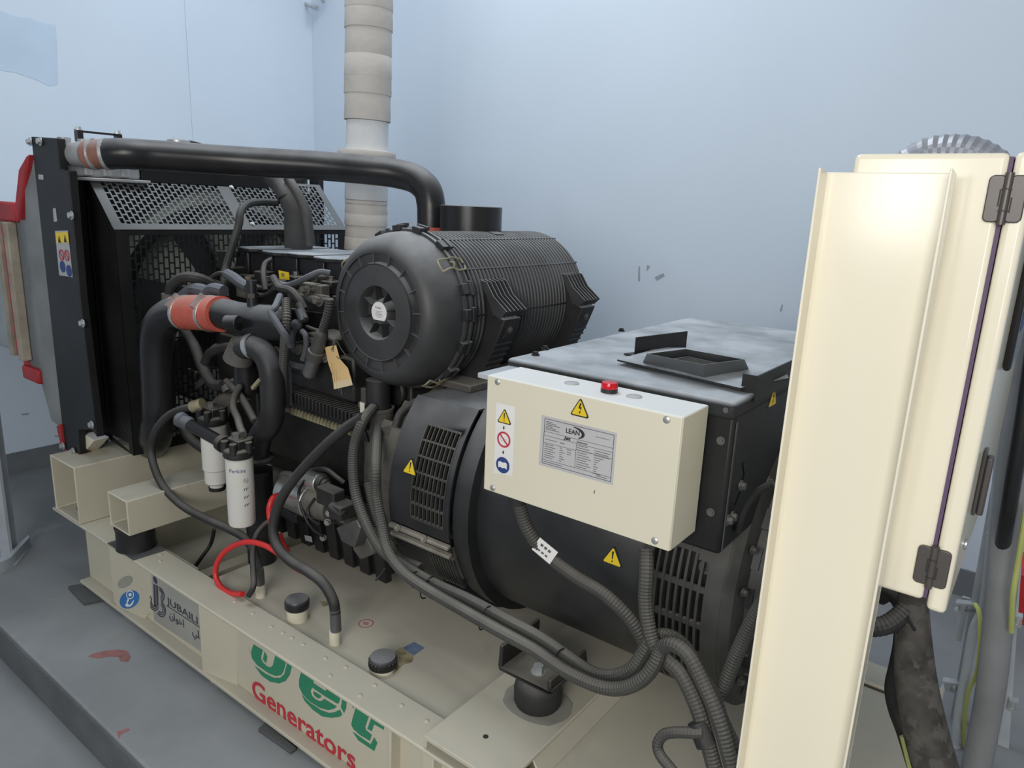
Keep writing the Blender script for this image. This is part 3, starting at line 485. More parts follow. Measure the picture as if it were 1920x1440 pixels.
MB().prism([(-1.7974,1.3788,0.2803),(-1.7762,1.402,0.2803),(-1.755,1.3938,0.2803),(-1.7629,1.3648,0.2803)], (0, 0, .0003)).build('fuel_stain', 'fuelstain', tk)
ft = frame2((-1.5834,1.3918,0.2803), (1, 0, 0), (0, 1, 0)); m = MB(); annulus(m, ft, 0, 0, .0215, .024, .0005)
annulus(m, ft, 0, 0, .006, .008, .0005, 14); m.add([ft(-.01, .001, .0005), ft(.01, .001, .0005), ft(.01, -.001, .0005), ft(-.01, -.001, .0005)], [(0, 1, 2, 3)])
m.build('inspection_mark', 'redprint', tk)
for px in ((-1.571,1.2569,0.28), (-1.9732,1.2698,0.28)):
    q = Vector(px); s_ = MB().cyl(q, q + Vector((0, 0, .045)), .017).build('hose_stub', 'creamclean', sk)

for nm, lbl, pts, d in (('packing_shim', 'dark wooden packing shim under the far left corner of the skid', [(-3.0159,1.0597,0.0),(-2.999,1.0975,0.0),(-2.8139,1.112,0.0),(-2.8398,1.047,0.0)], .016),
                   ('packing_shim', 'thin grey packing strip under the skid below the red lettering', [(-1.7195,1.0761,0.0),(-1.5646,1.0816,0.0),(-1.564,1.1019,0.0),(-1.728,1.112,0.0)], .012)):
    tag(MB().prism(pts, (0, 0, d)).build(nm, 'padgrey', bevel=.002), lbl, 'shim')

# ---------------------------------------------------------------- radiator with fan and guard
ra = thing('radiator', 'tall black radiator with perforated fan guard standing on cream box tube', 'radiator', (-3.1, 1.85, .537))
sp = MB().prism([(-3.2121,1.18,1.7817),(-2.9869,1.18,1.7714),(-2.9874,1.18,1.6619),(-2.9167,1.18,1.6585),(-2.9267,1.18,1.1954),(-2.8993,1.18,0.6536),(-2.9406,1.18,0.675),(-3.0653,1.18,0.647),(-3.0751,1.18,0.5394),(-3.2246,1.18,0.5263)], (0, .03, 0)).build('side_plate', 'panelblack', ra, bevel=.003)
MB().bx(-3.2, -3.12, 2.45, 2.48, .54, 1.70).build('side_plate', 'panelblack', ra, bevel=.003)
rz = 1.64
MB().bx(-3.185, -3.10, 1.302, 2.449, .60, rz - .014).build('radiator_core', 'core', ra)
MB().bx(-3.185, -3.09, 1.212, 1.30, .56, rz - .014).build('side_return', 'panelblack', ra)
# top tank with ribs
tt = MB().bx(-3.185, -3.04, 1.212, 1.50, rz + .002, 1.77).build('header_tank', 'alu', ra, bevel=.01)
for y in (1.23, 1.30, 1.37, 1.44): MB().cyl((-3.05, y, rz + .01), (-3.05, y, 1.78), .022, n=16).build('tank_rib', 'alu', tt)
MB().bx(-3.19, -3.0, 1.212, 1.52, rz - .012, rz).build('tank_flange', 'alu', ra, bevel=.003)
MB().bx(-3.185, -3.04, 1.502, 2.10, rz - .01, 1.715).build('top_shroud', 'panelblack', ra, bevel=.006)
# upper stay bar, filler cap and its chain
m = MB(); y0, y1 = (-3.08,1.296,1.7901)[1], (-3.08,1.4413,1.8042)[1]
m.bx(-3.09, -3.07, y0 - .01, y1 + .01, 1.806, 1.813); m.bx(-3.09, -3.06, y1 - .012, y1 + .008, 1.75, 1.81)
m.bx(-3.09, -3.06, y0 - .012, y0 + .008, 1.75, 1.81)
m.build('stay_bar', 'tubeblack', ra)
m = MB(); m.hexbolt((-3.08, y0, 1.813), (0, 0, 1), .011, .010); m.hexbolt((-3.08, y1, 1.813), (0, 0, 1), .011, .010); m.build('stay_bolt', 'zinc', ra)
q = Vector((-3.1,1.7021,1.8039)); m = MB().cyl(q - Vector((0, 0, .06)), q, .034); m.build('filler_neck', 'blackclean', ra)
rc = MB().lathe(q, (0, 0, 1), [(.001, .0), (.046, 0), (.046, .010), (.030, .016), (.001, .018)], 24).build('radiator_cap', 'zinc', ra)
MB().tube([(-3.1,1.7312,1.8131),(-3.1,1.7745,1.8105),(-3.1,1.8234,1.8015),(-3.1,1.8612,1.8003)], .007).build('overflow_hose', 'rubber', ra)
fb = None
for px in [(-3.2144,1.177,1.7621),(-3.1212,1.177,1.7625)] + [(-2.9158,1.177,1.5012),(-2.913,1.177,1.1042),(-2.9234,1.177,0.7014)] + [(-3.2155,1.174,0.5442),(-3.1189,1.174,0.5441)]:
    if fb is None: b = MB(); b.hexbolt(px, (0, -1, 0), .011, .010); fb = b.build('plate_bolt', 'zinc', ra); fp = px
    else: piece(fb, ra, (px[0] - fp[0], px[1] - fp[1], px[2] - fp[2]))
# foot bracket
MB().prism([(-3.1314,1.205,0.6219),(-2.9932,1.205,0.6125),(-3.0495,1.205,0.5717),(-3.142,1.205,0.5095)], (0, .06, 0)).build('foot_bracket', 'creamclean', ra, bevel=.002)
MB().prism([(-3.2163,1.179,0.5285),(-3.0829,1.179,0.5378),(-3.0799,1.179,0.5292),(-3.1284,1.179,0.5125),(-3.1896,1.179,0.5114)], (0, .05, 0)).build('foot_bracket', 'redtape', ra)
# stickers on the side plate
s1 = MB().prism([(-3.0824,1.1785,1.437),(-2.9688,1.1785,1.445),(-2.969,1.1785,1.2715),(-3.0868,1.1785,1.269)], (0, .001, 0)).build('safety_sticker', 'greyprint', ra)
m = MB().prism([(-3.0752,1.177,1.4314),(-2.9664,1.177,1.4393),(-2.9667,1.177,1.4003),(-3.0759,1.177,1.3915)], (0, .0008, 0)).build('sticker_yellow', 'yellow', s1)
for pts, k in (([(-3.0425,1.1765,1.3497),(-2.9956,1.1765,1.3511)], 'redprint'), ([(-3.0441,1.1765,1.3053),(-2.991,1.1765,1.2937)], 'darkblue')):
    m = MB()
    for p in pts:
        ff = frame2(p, (1, 0, 0), (0, 0, 1))
        if k == 'redprint': annulus(m, ff, 0, 0, .015, .021, .0002); flat(m, ff, [(-.014, .011), (-.011, .014), (.014, -.011), (.011, -.014)], .0002)
        else: flat(m, ff, ringpts(0, 0, .022, 20), .0004)
    m.build('sticker_symbol', k, s1)
m = MB()
for p in [(-3.0465,1.1763,1.4073),(-2.994,1.1763,1.4123)]:
    ff = frame2(p, (1, 0, 0), (0, 0, 1)); flat(m, ff, [(-.012, -.012), (.012, -.012), (0, .014)], .0004)
m.build('sticker_symbol', 'blackprint', s1)
MB().prism([(-3.0801,1.1785,1.5201),(-3.0557,1.1785,1.5229),(-3.0541,1.1785,1.474),(-3.0833,1.1785,1.4707)], (0, .001, 0)).build('part_label', 'greyprint', ra)
MB().prism([(-3.1777,1.1785,1.6434),(-3.1341,1.1785,1.6418),(-3.1389,1.1785,1.6243),(-3.1826,1.1785,1.6257)], (0, .001, 0)).build('part_label', 'greyprint', ra)
# fan and shroud
FX = -2.99; FZ = 1.10
N_ = 64; v = []; f = []
for r_ in (0, 1):
    for k in range(N_):
        q = 2 * PI * k / N_; cy, cz = math.cos(q), math.sin(q)
        if r_ == 0: v.append((-3.062, 1.85 + .515 * cy, FZ + .515 * cz))
        else:
            s_ = min(.555 / max(abs(cy), 1e-6), (.522 if cz > 0 else .518) / max(abs(cz), 1e-6)); v.append((-3.062, 1.85 + s_ * cy, FZ + s_ * cz))
f = [(k, (k + 1) % N_, N_ + (k + 1) % N_, N_ + k) for k in range(N_)]
MB().add(v, f).build('shroud_plate', 'blackclean', ra)
m = MB().lathe((FX - .04, 1.85, FZ), (1, 0, 0), [(.455, -.07), (.445, -.02), (.445, .03), (.452, .03), (.456, 0)], 48); m.build('fan_shroud', 'blackclean', ra)
fan = MB().lathe((FX - .02, 1.85, FZ), (1, 0, 0), [(.001, -.05), (.11, -.05), (.12, -.03), (.12, .03), (.09, .05), (.001, .055)], 32).build('fan', 'blackclean', ra)
bl = MB(); fb = None
for k in range(7):
    a = k * 2 * PI / 7 + .28
    e = Vector((0, math.cos(a), math.sin(a))); tn = Vector((0, -math.sin(a), math.cos(a))); ax = Vector((1, 0, 0)); c0 = Vector((FX - .02, 1.85, FZ))
    v = []; n_ = 8
    for i in range(n_ + 1):
        r = .11 + (.435 - .11) * i / n_; wd = .055 + .030 * i / n_
        for s_ in (-1, 1):
            pt = c0 + e * r + tn * wd * s_ + ax * (.030 * s_)
            v += [pt, pt + ax * .004]
    f = []
    for i in range(n_):
        p, q = 4 * i, 4 * i + 4
        f += [(p, q, q + 2, p + 2), (p + 1, p + 3, q + 3, q + 1), (p, p + 1, q + 1, q), (p + 2, q + 2, q + 3, p + 3)]
    f += [(0, 2, 3, 1), (4 * n_, 4 * n_ + 1, 4 * n_ + 3, 4 * n_ + 2)]
    MB().add(v, f).build('fan_blade', 'blackclean', fan)
# guard: frames and punched sheets
GX, GY0, GY1, GZ0, GZ1 = -2.87, 1.30, 2.415, .553, 1.452
gd = MB(); gd.bx(GX - .004, GX, GY0, GY0 + .05, GZ0, GZ1); gd.bx(GX - .004, GX, GY1 - .05, GY1, GZ0, GZ1)
gd.bx(GX - .004, GX, GY0 + .05, GY1 - .05, GZ0, GZ0 + .045); gd.bx(GX - .004, GX, GY0 + .05, GY1 - .05, GZ1 - .02, GZ1)
gd.bx(GX - .004, GX, 1.85 - .02, 1.85 + .02, GZ0 + .045, .66)
gfr = gd.build('guard_front', 'panelblack', ra, bevel=.0015)
m = perforated(MB(), frame2((GX - .002, GY0 + .05, GZ0 + .045), (0, 1, 0), (0, 0, 1)), GY1 - GY0 - .1, GZ1 - GZ0 - .065, 46, 19, .0062, .0070, .0015)
o = m.build('punched_sheet', 'panelblack', gfr); o['kind'] = 'stuff'
A0 = Vector((GX, GY0, GZ1)); A1 = Vector((-3.075, GY0, 1.664)); sl = (A1 - A0); SH = sl.length
fs = frame2(A0, (0, 1, 0), sl); WY = GY1 - GY0
m = MB()
def strip(a, b, c, d): m.prism([fs(a, c), fs(b, c), fs(b, d), fs(a, d)], fs(0, 0, .003) - fs(0, 0, 0))
strip(0, WY, 0, .028); strip(0, WY, SH - .016, SH); strip(0, .035, .028, SH - .016); strip(WY - .035, WY, .028, SH - .016); strip(.535, .59, .028, SH - .016)
gs = m.build('guard_slope', 'panelgrey', ra, bevel=.001)
m = MB(); perforated(m, frame2(fs(.035, .028, .001), (0, 1, 0), sl), .50, SH - .044, 24, 8, .0062, .0066, .0015)
perforated(m, frame2(fs(.59, .028, .001), (0, 1, 0), sl), WY - .625, SH - .044, 23, 8, .0062, .0066, .0015)
o = m.build('punched_sheet', 'panelgrey', gs); o['kind'] = 'stuff'
for a, b in ((.525, .03), (.60, .03), (.525, SH - .03), (.60, SH - .05)):
    m = MB(); m.hexbolt(fs(a, b, .004), fs(0, 0, 1) - fs(0, 0, 0), .007, .004); m.build('guard_bolt', 'zinc', gs)
for y, ny in ((GY0, 0), (GY1 - .003, 1)):
    m = MB()
    m.prism([(GX, y, GZ0), (GX - .035, y, GZ0 + .01), (GX - .035, y, GZ1 - .01), (-3.05, y, 1.63), (-3.075, y, 1.664), (GX, y, GZ1)], (0, .003, 0))
    m.prism([(GX, y, GZ0), (GX - .035, y, GZ0 + .01), (-3.08, y, .60), (-3.08, y, .575)], (0, .003, 0))
    m.prism([(-3.05, y, .59), (-3.10, y, .59), (-3.10, y, 1.66), (-3.05, y, 1.64)], (0, .003, 0))
    g_ = m.build('guard_side', 'panelblack', ra)
    if ny: continue
    m = MB(); perforated(m, frame2((-3.06, y + .003, .60), (1, 0, 0), (0, 0, 1)), .17, .84, 12, 24, .0105, .022, .0015)
    m.prism([(-2.91, y, 1.43), (-3.05, y, 1.43), (-3.05, y, 1.62)], (0, .002, 0))
    o = m.build('punched_sheet', 'panelblack', g_); o['kind'] = 'stuff'
m = MB()
for k in range(24): m.cyl((-3.09, 1.87 + k * .009, 1.722), (-3.09, 1.876 + k * .009, 1.722), .003, n=6)
m.build('cap_chain', 'greysteel', ra)['kind'] = 'stuff'

# ---------------------------------------------------------------- hot-air duct at the left edge
du = thing('air_duct', 'grey canvas and sheet duct with red taped frame behind the radiator at left', 'duct', (-3.8, 1.85, .6))
cv = MB(); ring = lambda x, y0, y1, z0, z1: [(x, y0, z0), (x, y1, z0), (x, y1, z1), (x, y0, z1)]
def loft(m, rings):
    v = []; f = []
    for r in rings: v += r
    for j in range(len(rings) - 1):
        for k in range(4): f.append((4 * j + k, 4 * j + (k + 1) % 4, 4 * j + 4 + (k + 1) % 4, 4 * j + 4 + k))
    return m.add(v, f)
loft(cv, [ring(-3.226, 1.19, 2.46, .60, 1.70), ring(-3.30, 1.17, 2.48, .64, 1.66), ring(-3.45, 1.20, 2.44, .78, 1.56), ring(-3.56, 1.20, 2.44, .84, 1.48)])
cv.build('canvas_collar', 'canvas', du)
MB().bx(-4.58, -3.562, 1.215, 2.43, .86, 1.46).build('sheet_duct', 'sheet', du, bevel=.01)
m = MB(); m.bx(-3.60, -3.545, 1.19, 1.235, .80, .86); m.bx(-3.57, -3.40, 1.172, 1.2, .775, .835); m.build('red_tape', 'redtape', du, bevel=.008)
m = MB(); m.bx(-4.2, -3.47, 1.185, 1.24, 1.45, 1.53); m.build('red_tape', 'redtape', du, bevel=.01)
m = MB(); m.prism([(-3.225, 1.165, 1.72), (-3.32, 1.16, 1.66), (-3.40, 1.16, 1.52), (-3.375, 1.16, 1.46), (-3.25, 1.16, 1.66)], (0, .05, 0)); m.build('red_tape', 'redtape', du, bevel=.01)
m = MB(); m.bx(-3.60, -3.575, 1.17, 1.212, .87, 1.44); m.build('red_tape', 'redtape', du, bevel=.006)
m = MB(); m.bx(-3.555, -3.51, 1.16, 1.20, .86, 1.45); m.build('batten', 'wood', du, bevel=.006)
m = MB(); m.bx(-3.70, -3.66, 1.175, 1.213, .86, 1.45); m.build('batten', 'wood', du, bevel=.006)
m = MB(); m.prism([(-3.215, 1.172, .55), (-3.24, 1.172, .55), (-3.26, 1.172, .62), (-3.215, 1.172, .64)], (0, .03, 0)); m.build('red_tape', 'redtape', du)
m = MB()
for z in (1.33, 1.05, .95): m.bx(-3.62, -3.60, 1.195, 1.215, z, z + .03)
m.build('clamp_screw', 'zinc', du)
lg = thing('duct_leg', 'grey steel leg with foot plate at the left edge under the duct', 'support leg', (-3.4558,1.0033,0.0))
fp = Vector((-3.4677,0.9955,0.004))
m = MB(); m.bar(fp, fp + Vector((-.03, .01, .86)), .012, .062, (1, .3, 0)); m.bar(fp + Vector((-.02, .02, 0)), fp + Vector((-.05, .03, .86)), .062, .012, (1, .3, 0)); m.build('post', 'pvcgrey', lg)
m = MB(); m.prism([(-3.404,0.8307,0.0),(-3.3541,0.9293,0.0),(-3.3766,0.9965,0.0),(-3.5235,1.107,0.0),(-3.5713,1.1068,0.0),(-3.5432,0.9917,0.0),(-3.533,0.8691,0.0)], (0, 0, .008)); m.prism([(-3.3541,0.9293,0.0),(-3.3692,0.9778,0.0),(-3.5235,1.107,0.0),(-3.5513,1.1105,0.0)], (0, 0, .05)); m.build('foot_plate', 'pvcgrey', lg)

# ---------------------------------------------------------------- alternator
al = thing('alternator', 'large black round alternator with slotted vents and terminal box above', 'alternator', (-.95, 1.85, .33))
m = MB().lathe((0, AY, AZ), (1, 0, 0), [(.20, -1.21), (.375, -1.21), (.385, -1.19), (.385, -.70), (.375, -.68), (.20, -.68)], 72); body = m.build('barrel', 'black', al)
m = MB()
shell(m, -1.262, -1.205, -PI, PI, .415, .05, 72); m.build('adaptor_ring', 'black', al)
MB().lathe((0, AY, AZ), (1, 0, 0), [(.16, -1.60), (.28, -1.60), (.28, -1.24), (.16, -1.24)], 48).build('inner_frame', 'blackclean', al)
# outlet shroud with louvre windows: everything solid but the two windows
m = MB(); T0, T1 = -.09, .58; SX0, SX1, LX0 = -1.50, -1.265, -1.415; LX1 = -1.285
shell(m, SX0, LX0, -.18, .77, .430, .006); shell(m, LX0, LX1, -.18, T0, .430, .006); shell(m, LX0, LX1, T1, .77, .430, .006); shell(m, LX1, SX1, -.18, .77, .430, .006)
shell(m, SX0, SX1, PI - .77, 2 * PI - .75, .430, .006); m.bx(SX0, SX1, 1.541, 2.159, 1.0225, 1.0295)
shell(m, SX0, SX1, -.30, -.22, .430, .006); shell(m, SX0, -1.36, -.75, -.30, .430, .006)
shell(m, SX0 - .008, SX0, -.75, .77, .430, .12)
shd = m.build('vent_shroud', 'blackplastic', al)
m = MB(); lattice(m, LX0, LX1, T0, T1, .4315, 8, 6, .0034, .006, .010); m.build('vent_grille', 'slotgrey', shd)
m = MB(); lattice(m, -1.36, SX1, -.62, -.32, .4315, 8, 1, .004, .006, .010); m.build('vent_grille', 'slotgrey', shd)
# clamp strips of the shroud, bolts between them
for t_, nm in ((-.205, 'clamp_strip'), (-.275, 'clamp_strip')):
    m = MB(); shell(m, -1.505, -1.262, t_ - .014, t_ + .014, .445, .018, 2); m.build(nm, 'tanstrip', al, bevel=.003)
fb = None
for x in (-1.46, -1.35):
    p = cp(x, -.19, .447)
    if fb is None: b = MB(); b.hexbolt(p, (0, -.9, .4), .007, .006); fb = b.build('clamp_bolt', 'tanstrip', al); fp = p
    else: piece(fb, al, (x + 1.46, 0, 0))
m = MB(); shell(m, -1.60, -1.512, -1.0, .75, .375, .10); m.build('flywheel_rim', 'castgrey', al)
# warning sign on the shroud and on the barrel
def onc(x, t, r):
    e = Vector((0, -math.cos(t), math.sin(t))); up = Vector((0, math.sin(t), math.cos(t)))
    return frame2(Vector(cp(x, t, r)), (1, 0, 0), up)
a_ = (-1.4302,0.2095); warning(onc(a_[0], a_[1], .4318), .062, al)
a_ = (-0.7609,0.0502); warning(onc(a_[0], a_[1], .3868), .062, al)
# end bracket with slotted vents
m = MB(); shell(m, -.672, -.655, -PI, PI, .40, .05, 72); shell(m, -.515, -.478, -PI, PI, .40, .05, 72)
shell(m, -.655, -.515, .52, 2 * PI - .95, .40, .012); 
eb = m.build('end_bracket', 'slotgrey', al)
lt = MB()
for i in range(9):
    x = -.655 + .140 * i / 8; shell(lt, x - .0032, x + .0032, -.95, .52, .40, .012)
for t_ in (-.90, -.60, -.35, -.12, .11, .33, .48): shell(lt, -.655, -.515, t_ - .016, t_ + .016, .3985, .011, 2)
shell(lt, -.545, -.515, .28, .52, .40, .012)
lt.build('vent_slots', 'slotgrey', eb)
MB().lathe((0, AY, AZ), (1, 0, 0), [(.2, -.70), (.36, -.70), (.36, -.50), (.2, -.50)], 48).build('stator_core', 'blackclean', al)
m = MB().lathe((0, AY, AZ), (1, 0, 0), [(.399, -.48), (.40, -.472), (.385, -.455), (.33, -.445), (.325, -.40), (.30, -.365), (.12, -.355), (.001, -.35)], 64); m.build('end_cover', 'slotgrey', al)
m = MB().lathe((0, AY, AZ), (1, 0, 0), [(.34, -.40), (.395, -.40), (.40, -.39), (.395, -.38), (.34, -.38)], 64, PI * .82, PI * 1.35, u=(0, -1, 0)); m.build('lower_flange', 'black', al)
for k in range(7):
    m = MB(); t_ = -.75 + k * .28; e = Vector((0, -math.cos(t_), math.sin(t_)))
    m.bar(Vector((-.44, AY, AZ)) + e * .20, Vector((-.44, AY, AZ)) + e * .335, .05, .022, (1, 0, 0)); m.build('cover_rib', 'black', al)
fb = None
for t_ in (.42, .15, -.35, -.62, -.85):
    p = Vector(cp(-.445, t_, .36))
    if fb is None: b = MB(); b.hexbolt(p, (1, -.2, 0), .0075, .008); fb = b.build('cover_bolt', 'greysteel', al); fp = p
    else: piece(fb, al, p - fp)
MB().lathe((-0.5297,1.482,0.8203), (-.0, -.9, .3), [(.001, .002), (.008, .002), (.009, .008), (.016, .008), (.017, 0)], 20).build('lifting_boss', 'black', eb)
# feet
for y, s_ in ((1.385, -1), (2.16, 1)):
    X0, X1, zb = -1.0, -.835, .413; ya, yb = (y - .052, y + .12) if s_ < 0 else (y - .12, y + .052)
    f_ = MB(); f_.bx(X0, X1, ya, yb, zb, zb + .012); f_.bx(X0, X0 + .011, ya, yb, zb + .012, zb + .075); f_.bx(X1 - .011, X1, ya, yb, zb + .012, zb + .045)
    y2 = y + .13 if s_ < 0 else y - .13
    fo = f_.build('foot', 'engineblack', al, bevel=.004)
    b = MB(); b.hexbolt((-.905, y - .005, zb + .012), (0, 0, 1), .014, .018); b.build('foot_bolt', 'zinc', fo)
    mo = MB().lathe((-.905, y, .3325), (0, 0, 1), [(.001, 0), (.058, 0), (.063, .010), (.064, .045), (.058, .070), (.050, .080), (.001, .080)], 36).build('rubber_mount', 'rubber', al)
    MB().prism([(-.905 + .105 * math.cos(k * PI / 12) * (1 if abs(math.cos(k * PI / 12)) < .75 else .9), y + .078 * math.sin(k * PI / 12), .3305) for k in range(24)], (0, 0, .0018)).build('mount_plate', 'holegrey', mo)
# terminal box
tb = MB().prism([(-1.0, 1.335, .93), (-.455, 1.335, .93), (-.455, 1.335, 1.225), (-1.0, 1.335, 1.225)], (0, 1.03, 0)).build('terminal_box', 'panelblack', al, bevel=.008)
lid = MB().bx(-1.012, -.4545, 1.328, 2.37, 1.215, 1.253).build('terminal_box_lid', 'dustytop', al, bevel=.010, seg=3)
m = MB(); m.bx(-.4545, -.4525, 1.343, 1.349, .94, 1.21); m.build('box_seam', 'slotgrey', tb)
hx = MB().prism([(-0.7893,1.4609,1.262),(-0.4755,1.4037,1.262),(-0.433,1.5766,1.262),(-0.4561,1.6412,1.262),(-0.7378,1.7347,1.262),(-0.7871,1.6877,1.262)], (0, 0, .004)).build('hatch_plate', 'dustytop', lid)
q0 = [(-0.7308,1.4749,1.267),(-0.5647,1.4317,1.267),(-0.5267,1.5947,1.267),(-0.6866,1.6249,1.267)]; q1 = [(-0.6949,1.4195,1.3),(-0.5576,1.4035,1.3),(-0.5168,1.5292,1.3),(-0.6602,1.5429,1.3)]
m = MB(); v = [Vector(p) for p in q0] + [Vector(p) for p in q1]; c0 = sum(v[:4], Vector()) / 4; c1 = sum(v[4:], Vector()) / 4
v += [c0 + (p - c0) * .97 for p in v[:4]] + [c1 + (p - c1) * .965 for p in v[4:8]]
f = []
for k in range(4):
    a, b = k, (k + 1) % 4; f += [(a, b, b + 4, a + 4), (a + 8, b + 8, b + 12, a + 12), (a + 4, b + 4, b + 12, a + 12)]
m.add(v, f).build('hatch_collar', 'panelgrey', lid)
MB().prism([c0 + (p - c0) * .9 for p in v[:4]], (0, 0, .001)).build('hatch_bottom', 'greyprint', lid)
e0 = Vector((-0.8035,1.5754,1.254)); e1 = Vector((-0.7572,1.7734,1.254))
m = MB(); m.prism([e0, e1, e1 + Vector((0, 0, .048)), e0 + Vector((0, 0, .048))], (-.004, .004, 0)); m.prism([e0, e1, e1 + Vector((-.03, .0, 0)), e0 + Vector((-.03, .0, 0))], (0, 0, .004)); m.build('duct_angle', 'panelblack', lid)
m = MB(); m.prism([(-.452, 1.42, 1.238), (-.452, 1.9, 1.238), (-.452, 1.9, 1.292), (-.452, 1.42, 1.292)], (.004, 0, 0)); m.bx(-.48, -.452, 1.42, 1.424, 1.256, 1.292); m.build('duct_angle', 'panelblack', lid)
for pts in ([(-1.0228,1.4878,1.2535),(-1.011,1.5018,1.2535),(-1.0029,1.49,1.2535),(-1.0146,1.4762,1.2535)], [(-1.0339,1.9052,1.2535),(-1.0253,1.9159,1.2535),(-1.0156,1.8983,1.2535),(-1.023,1.889,1.2535)]): pass
fb = None
for px in ((-1.0083,1.4836,1.2535), (-0.9813,1.404,1.2535), (-1.0177,1.8957,1.2535)):
    if fb is None: b = MB(); b.hexbolt(px, (0, 0, 1), .007, .006); fb = b.build('lid_screw', 'panelblack', lid); fp = px
    else: piece(fb, lid, (px[0] - fp[0], px[1] - fp[1], 0))
fb = None
for px in ((-0.4731,1.334,1.2352), (-0.4812,1.334,1.0185), (-0.4776,1.334,1.1711)):
    if fb is None: b = MB(); b.hexbolt(px, (0, -1, 0), .006, .004); fb = b.build('box_screw', 'greysteel', tb); fp = px
    else: piece(fb, tb, (px[0] - fp[0], 0, px[2] - fp[2]))
warning(frame2((-0.4545,1.5573,1.2003), (0, 1, 0), (0, 0, 1)), .06, tb, 'bolt')
fb = None
for px in ((-0.4545,1.4124,1.0604), (-0.4545,1.604,1.0147), (-0.4545,1.3597,1.0007), (-0.4545,1.383,1.0011)):
    if fb is None: b = MB(); b.hexbolt(px, (1, 0, 0), .008, .008); fb = b.build('box_bolt', 'greysteel', tb); fp = px
    else: piece(fb, tb, (0, px[1] - fp[1], px[2] - fp[2]))
MB().prism([(-0.4535,1.4084,1.1108),(-0.4535,1.4348,1.1062),(-0.4535,1.4648,1.0839),(-0.4535,1.4665,1.0509),(-0.4535,1.4141,1.0187),(-0.4535,1.3925,1.0196),(-0.4535,1.4196,1.0491),(-0.4535,1.428,1.0798)], (.0006, 0, 0)).build('rubbed_patch', 'panelblack', tb)

# ---------------------------------------------------------------- junction box
jb = thing('junction_box', 'cream steel junction box with warning stickers and red lamp on the alternator', 'junction box', (-.733, 1.26, .975))
JX0, JX1, JZ0, JZ1, JY = -.962, -.503, .974, 1.2415, 1.20
MB().bx(JX0, JX1, JY, 1.318, JZ0, JZ1).build('enclosure', 'creamclean', jb, bevel=.003)
MB().bx(JX0 + .001, JX1 - .001, JY - .0035, JY - .0002, JZ0 + .001, JZ1 - .001).build('front_cover', 'creamclean', jb, bevel=.0025)
fb = None
for px in [(-0.9325,1.1964,1.2307),(-0.5343,1.1964,1.2308),(-0.9345,1.1964,0.9846),(-0.5342,1.1964,0.9878)]:
    if fb is None: b = MB(); b.lathe(px, (0, -1, 0), [(.001, .003), (.005, .003), (.0072, .0015), (.0075, 0)], 16); fb = b.build('cover_screw', 'silver', jb); fp = px
    else: piece(fb, jb, (px[0] - fp[0], 0, px[2] - fp[2]))
MB().bx(-1.005, -.963, 1.215, 1.33, 1.224, 1.236).build('mounting_bracket', 'pvcgrey', jb, bevel=.002)
fb = None
for px in [(-0.7878,1.2664,1.2416),(-0.6388,1.2648,1.2416)]:
    b = MB(); b.lathe(px, (0, 0, 1), [(.016, 0), (.0158, .002), (.010, .0035), (.001, .004)], 24); b.build('blanking_plug', 'greyprint', jb)
lm = MB().lathe((-0.6942,1.2613,1.2416), (0, 0, 1), [(.001, 0), (.0175, 0), (.0175, .0085), (.001, .0085)], 28).build('warning_lamp', 'blackclean', jb)
lo = Vector((-0.6942,1.2613,1.2416))
MB().lathe(lo + Vector((0, 0, .0087)), (0, 0, 1), [(.0172, 0), (.0172, .008), (.0158, .012), (.010, .0135), (.001, .014)], 28).build('lamp_lens', 'redlamp', lm)
# stickers
fj = frame2((0, JY - .0040, 0), (1, 0, 0), (0, 0, 1))
sk2 = MB().prism([(-0.9332,1.1964,1.1838),(-0.8822,1.1964,1.1845),(-0.881,1.1964,1.027),(-0.9331,1.1964,1.0206)], (0, -.0004, 0)).build('safety_sticker', 'whiteprint', jb)
def at_(px): return frame2((px[0], JY - .0046, px[2]), (1, 0, 0), (0, 0, 1))
warning(at_((-0.909,1.1964,1.1417)), .040, sk2)
wz = frame2((0, 0, 0), (1, 0, 0), (0, 0, 1))
p = (-0.9086,1.1964,1.1052); q = at_(p); m = MB(); annulus(m, q, 0, 0, .0140, .0182, .0004, 40); flat(m, q, [(-.0125, .0105), (-.0105, .0125), (.0125, -.0105), (.0105, -.0125)], .0006); m.build('no_entry_symbol', 'redprint', sk2)
m = MB()
for dx, dz in ((-.005, .001), (.0045, -.002)): annulus(m, q, dx, dz, .0042, .0050, .0002, 16)
m.build('gear_symbol', 'greyprint', sk2)
p = (-0.9086,1.1964,1.0459); q = at_(p); o = flat(MB(), q, ringpts(0, 0, .0185, 36), .0004).build('read_manual_symbol', 'darkblue', sk2)
o.parent = sk2
m = MB(); flat(m, q, [(-.012, .006), (-.006, .008), (0, .006), (.006, .008), (.012, .006), (.012, -.007), (.006, -.005), (0, -.007), (-.006, -.005), (-.012, -.007)], .0008, .0004); m.build('book_symbol', 'whiteprint', sk2)
m = MB()
for p in [(-0.91,1.1964,1.1318),(-0.9086,1.1964,1.0757)]:
    q = at_(p); flat(m, q, [(-.0012, .004), (.0012, .004), (.0012, 0), (.003, 0), (0, -.004), (-.003, 0), (-.0012, 0)], .0004)
m.build('arrow_symbol', 'blackprint', sk2)
warning(at_((-0.7205,1.1964,1.1974)), .046, jb, 'bolt')
npl = MB().prism([(-0.8123,1.1964,1.1814),(-0.6341,1.1964,1.1823),(-0.6342,1.1964,1.074),(-0.8136,1.1964,1.0715)], (0, -.0004, 0)).build('rating_plate', 'platesilver', jb)
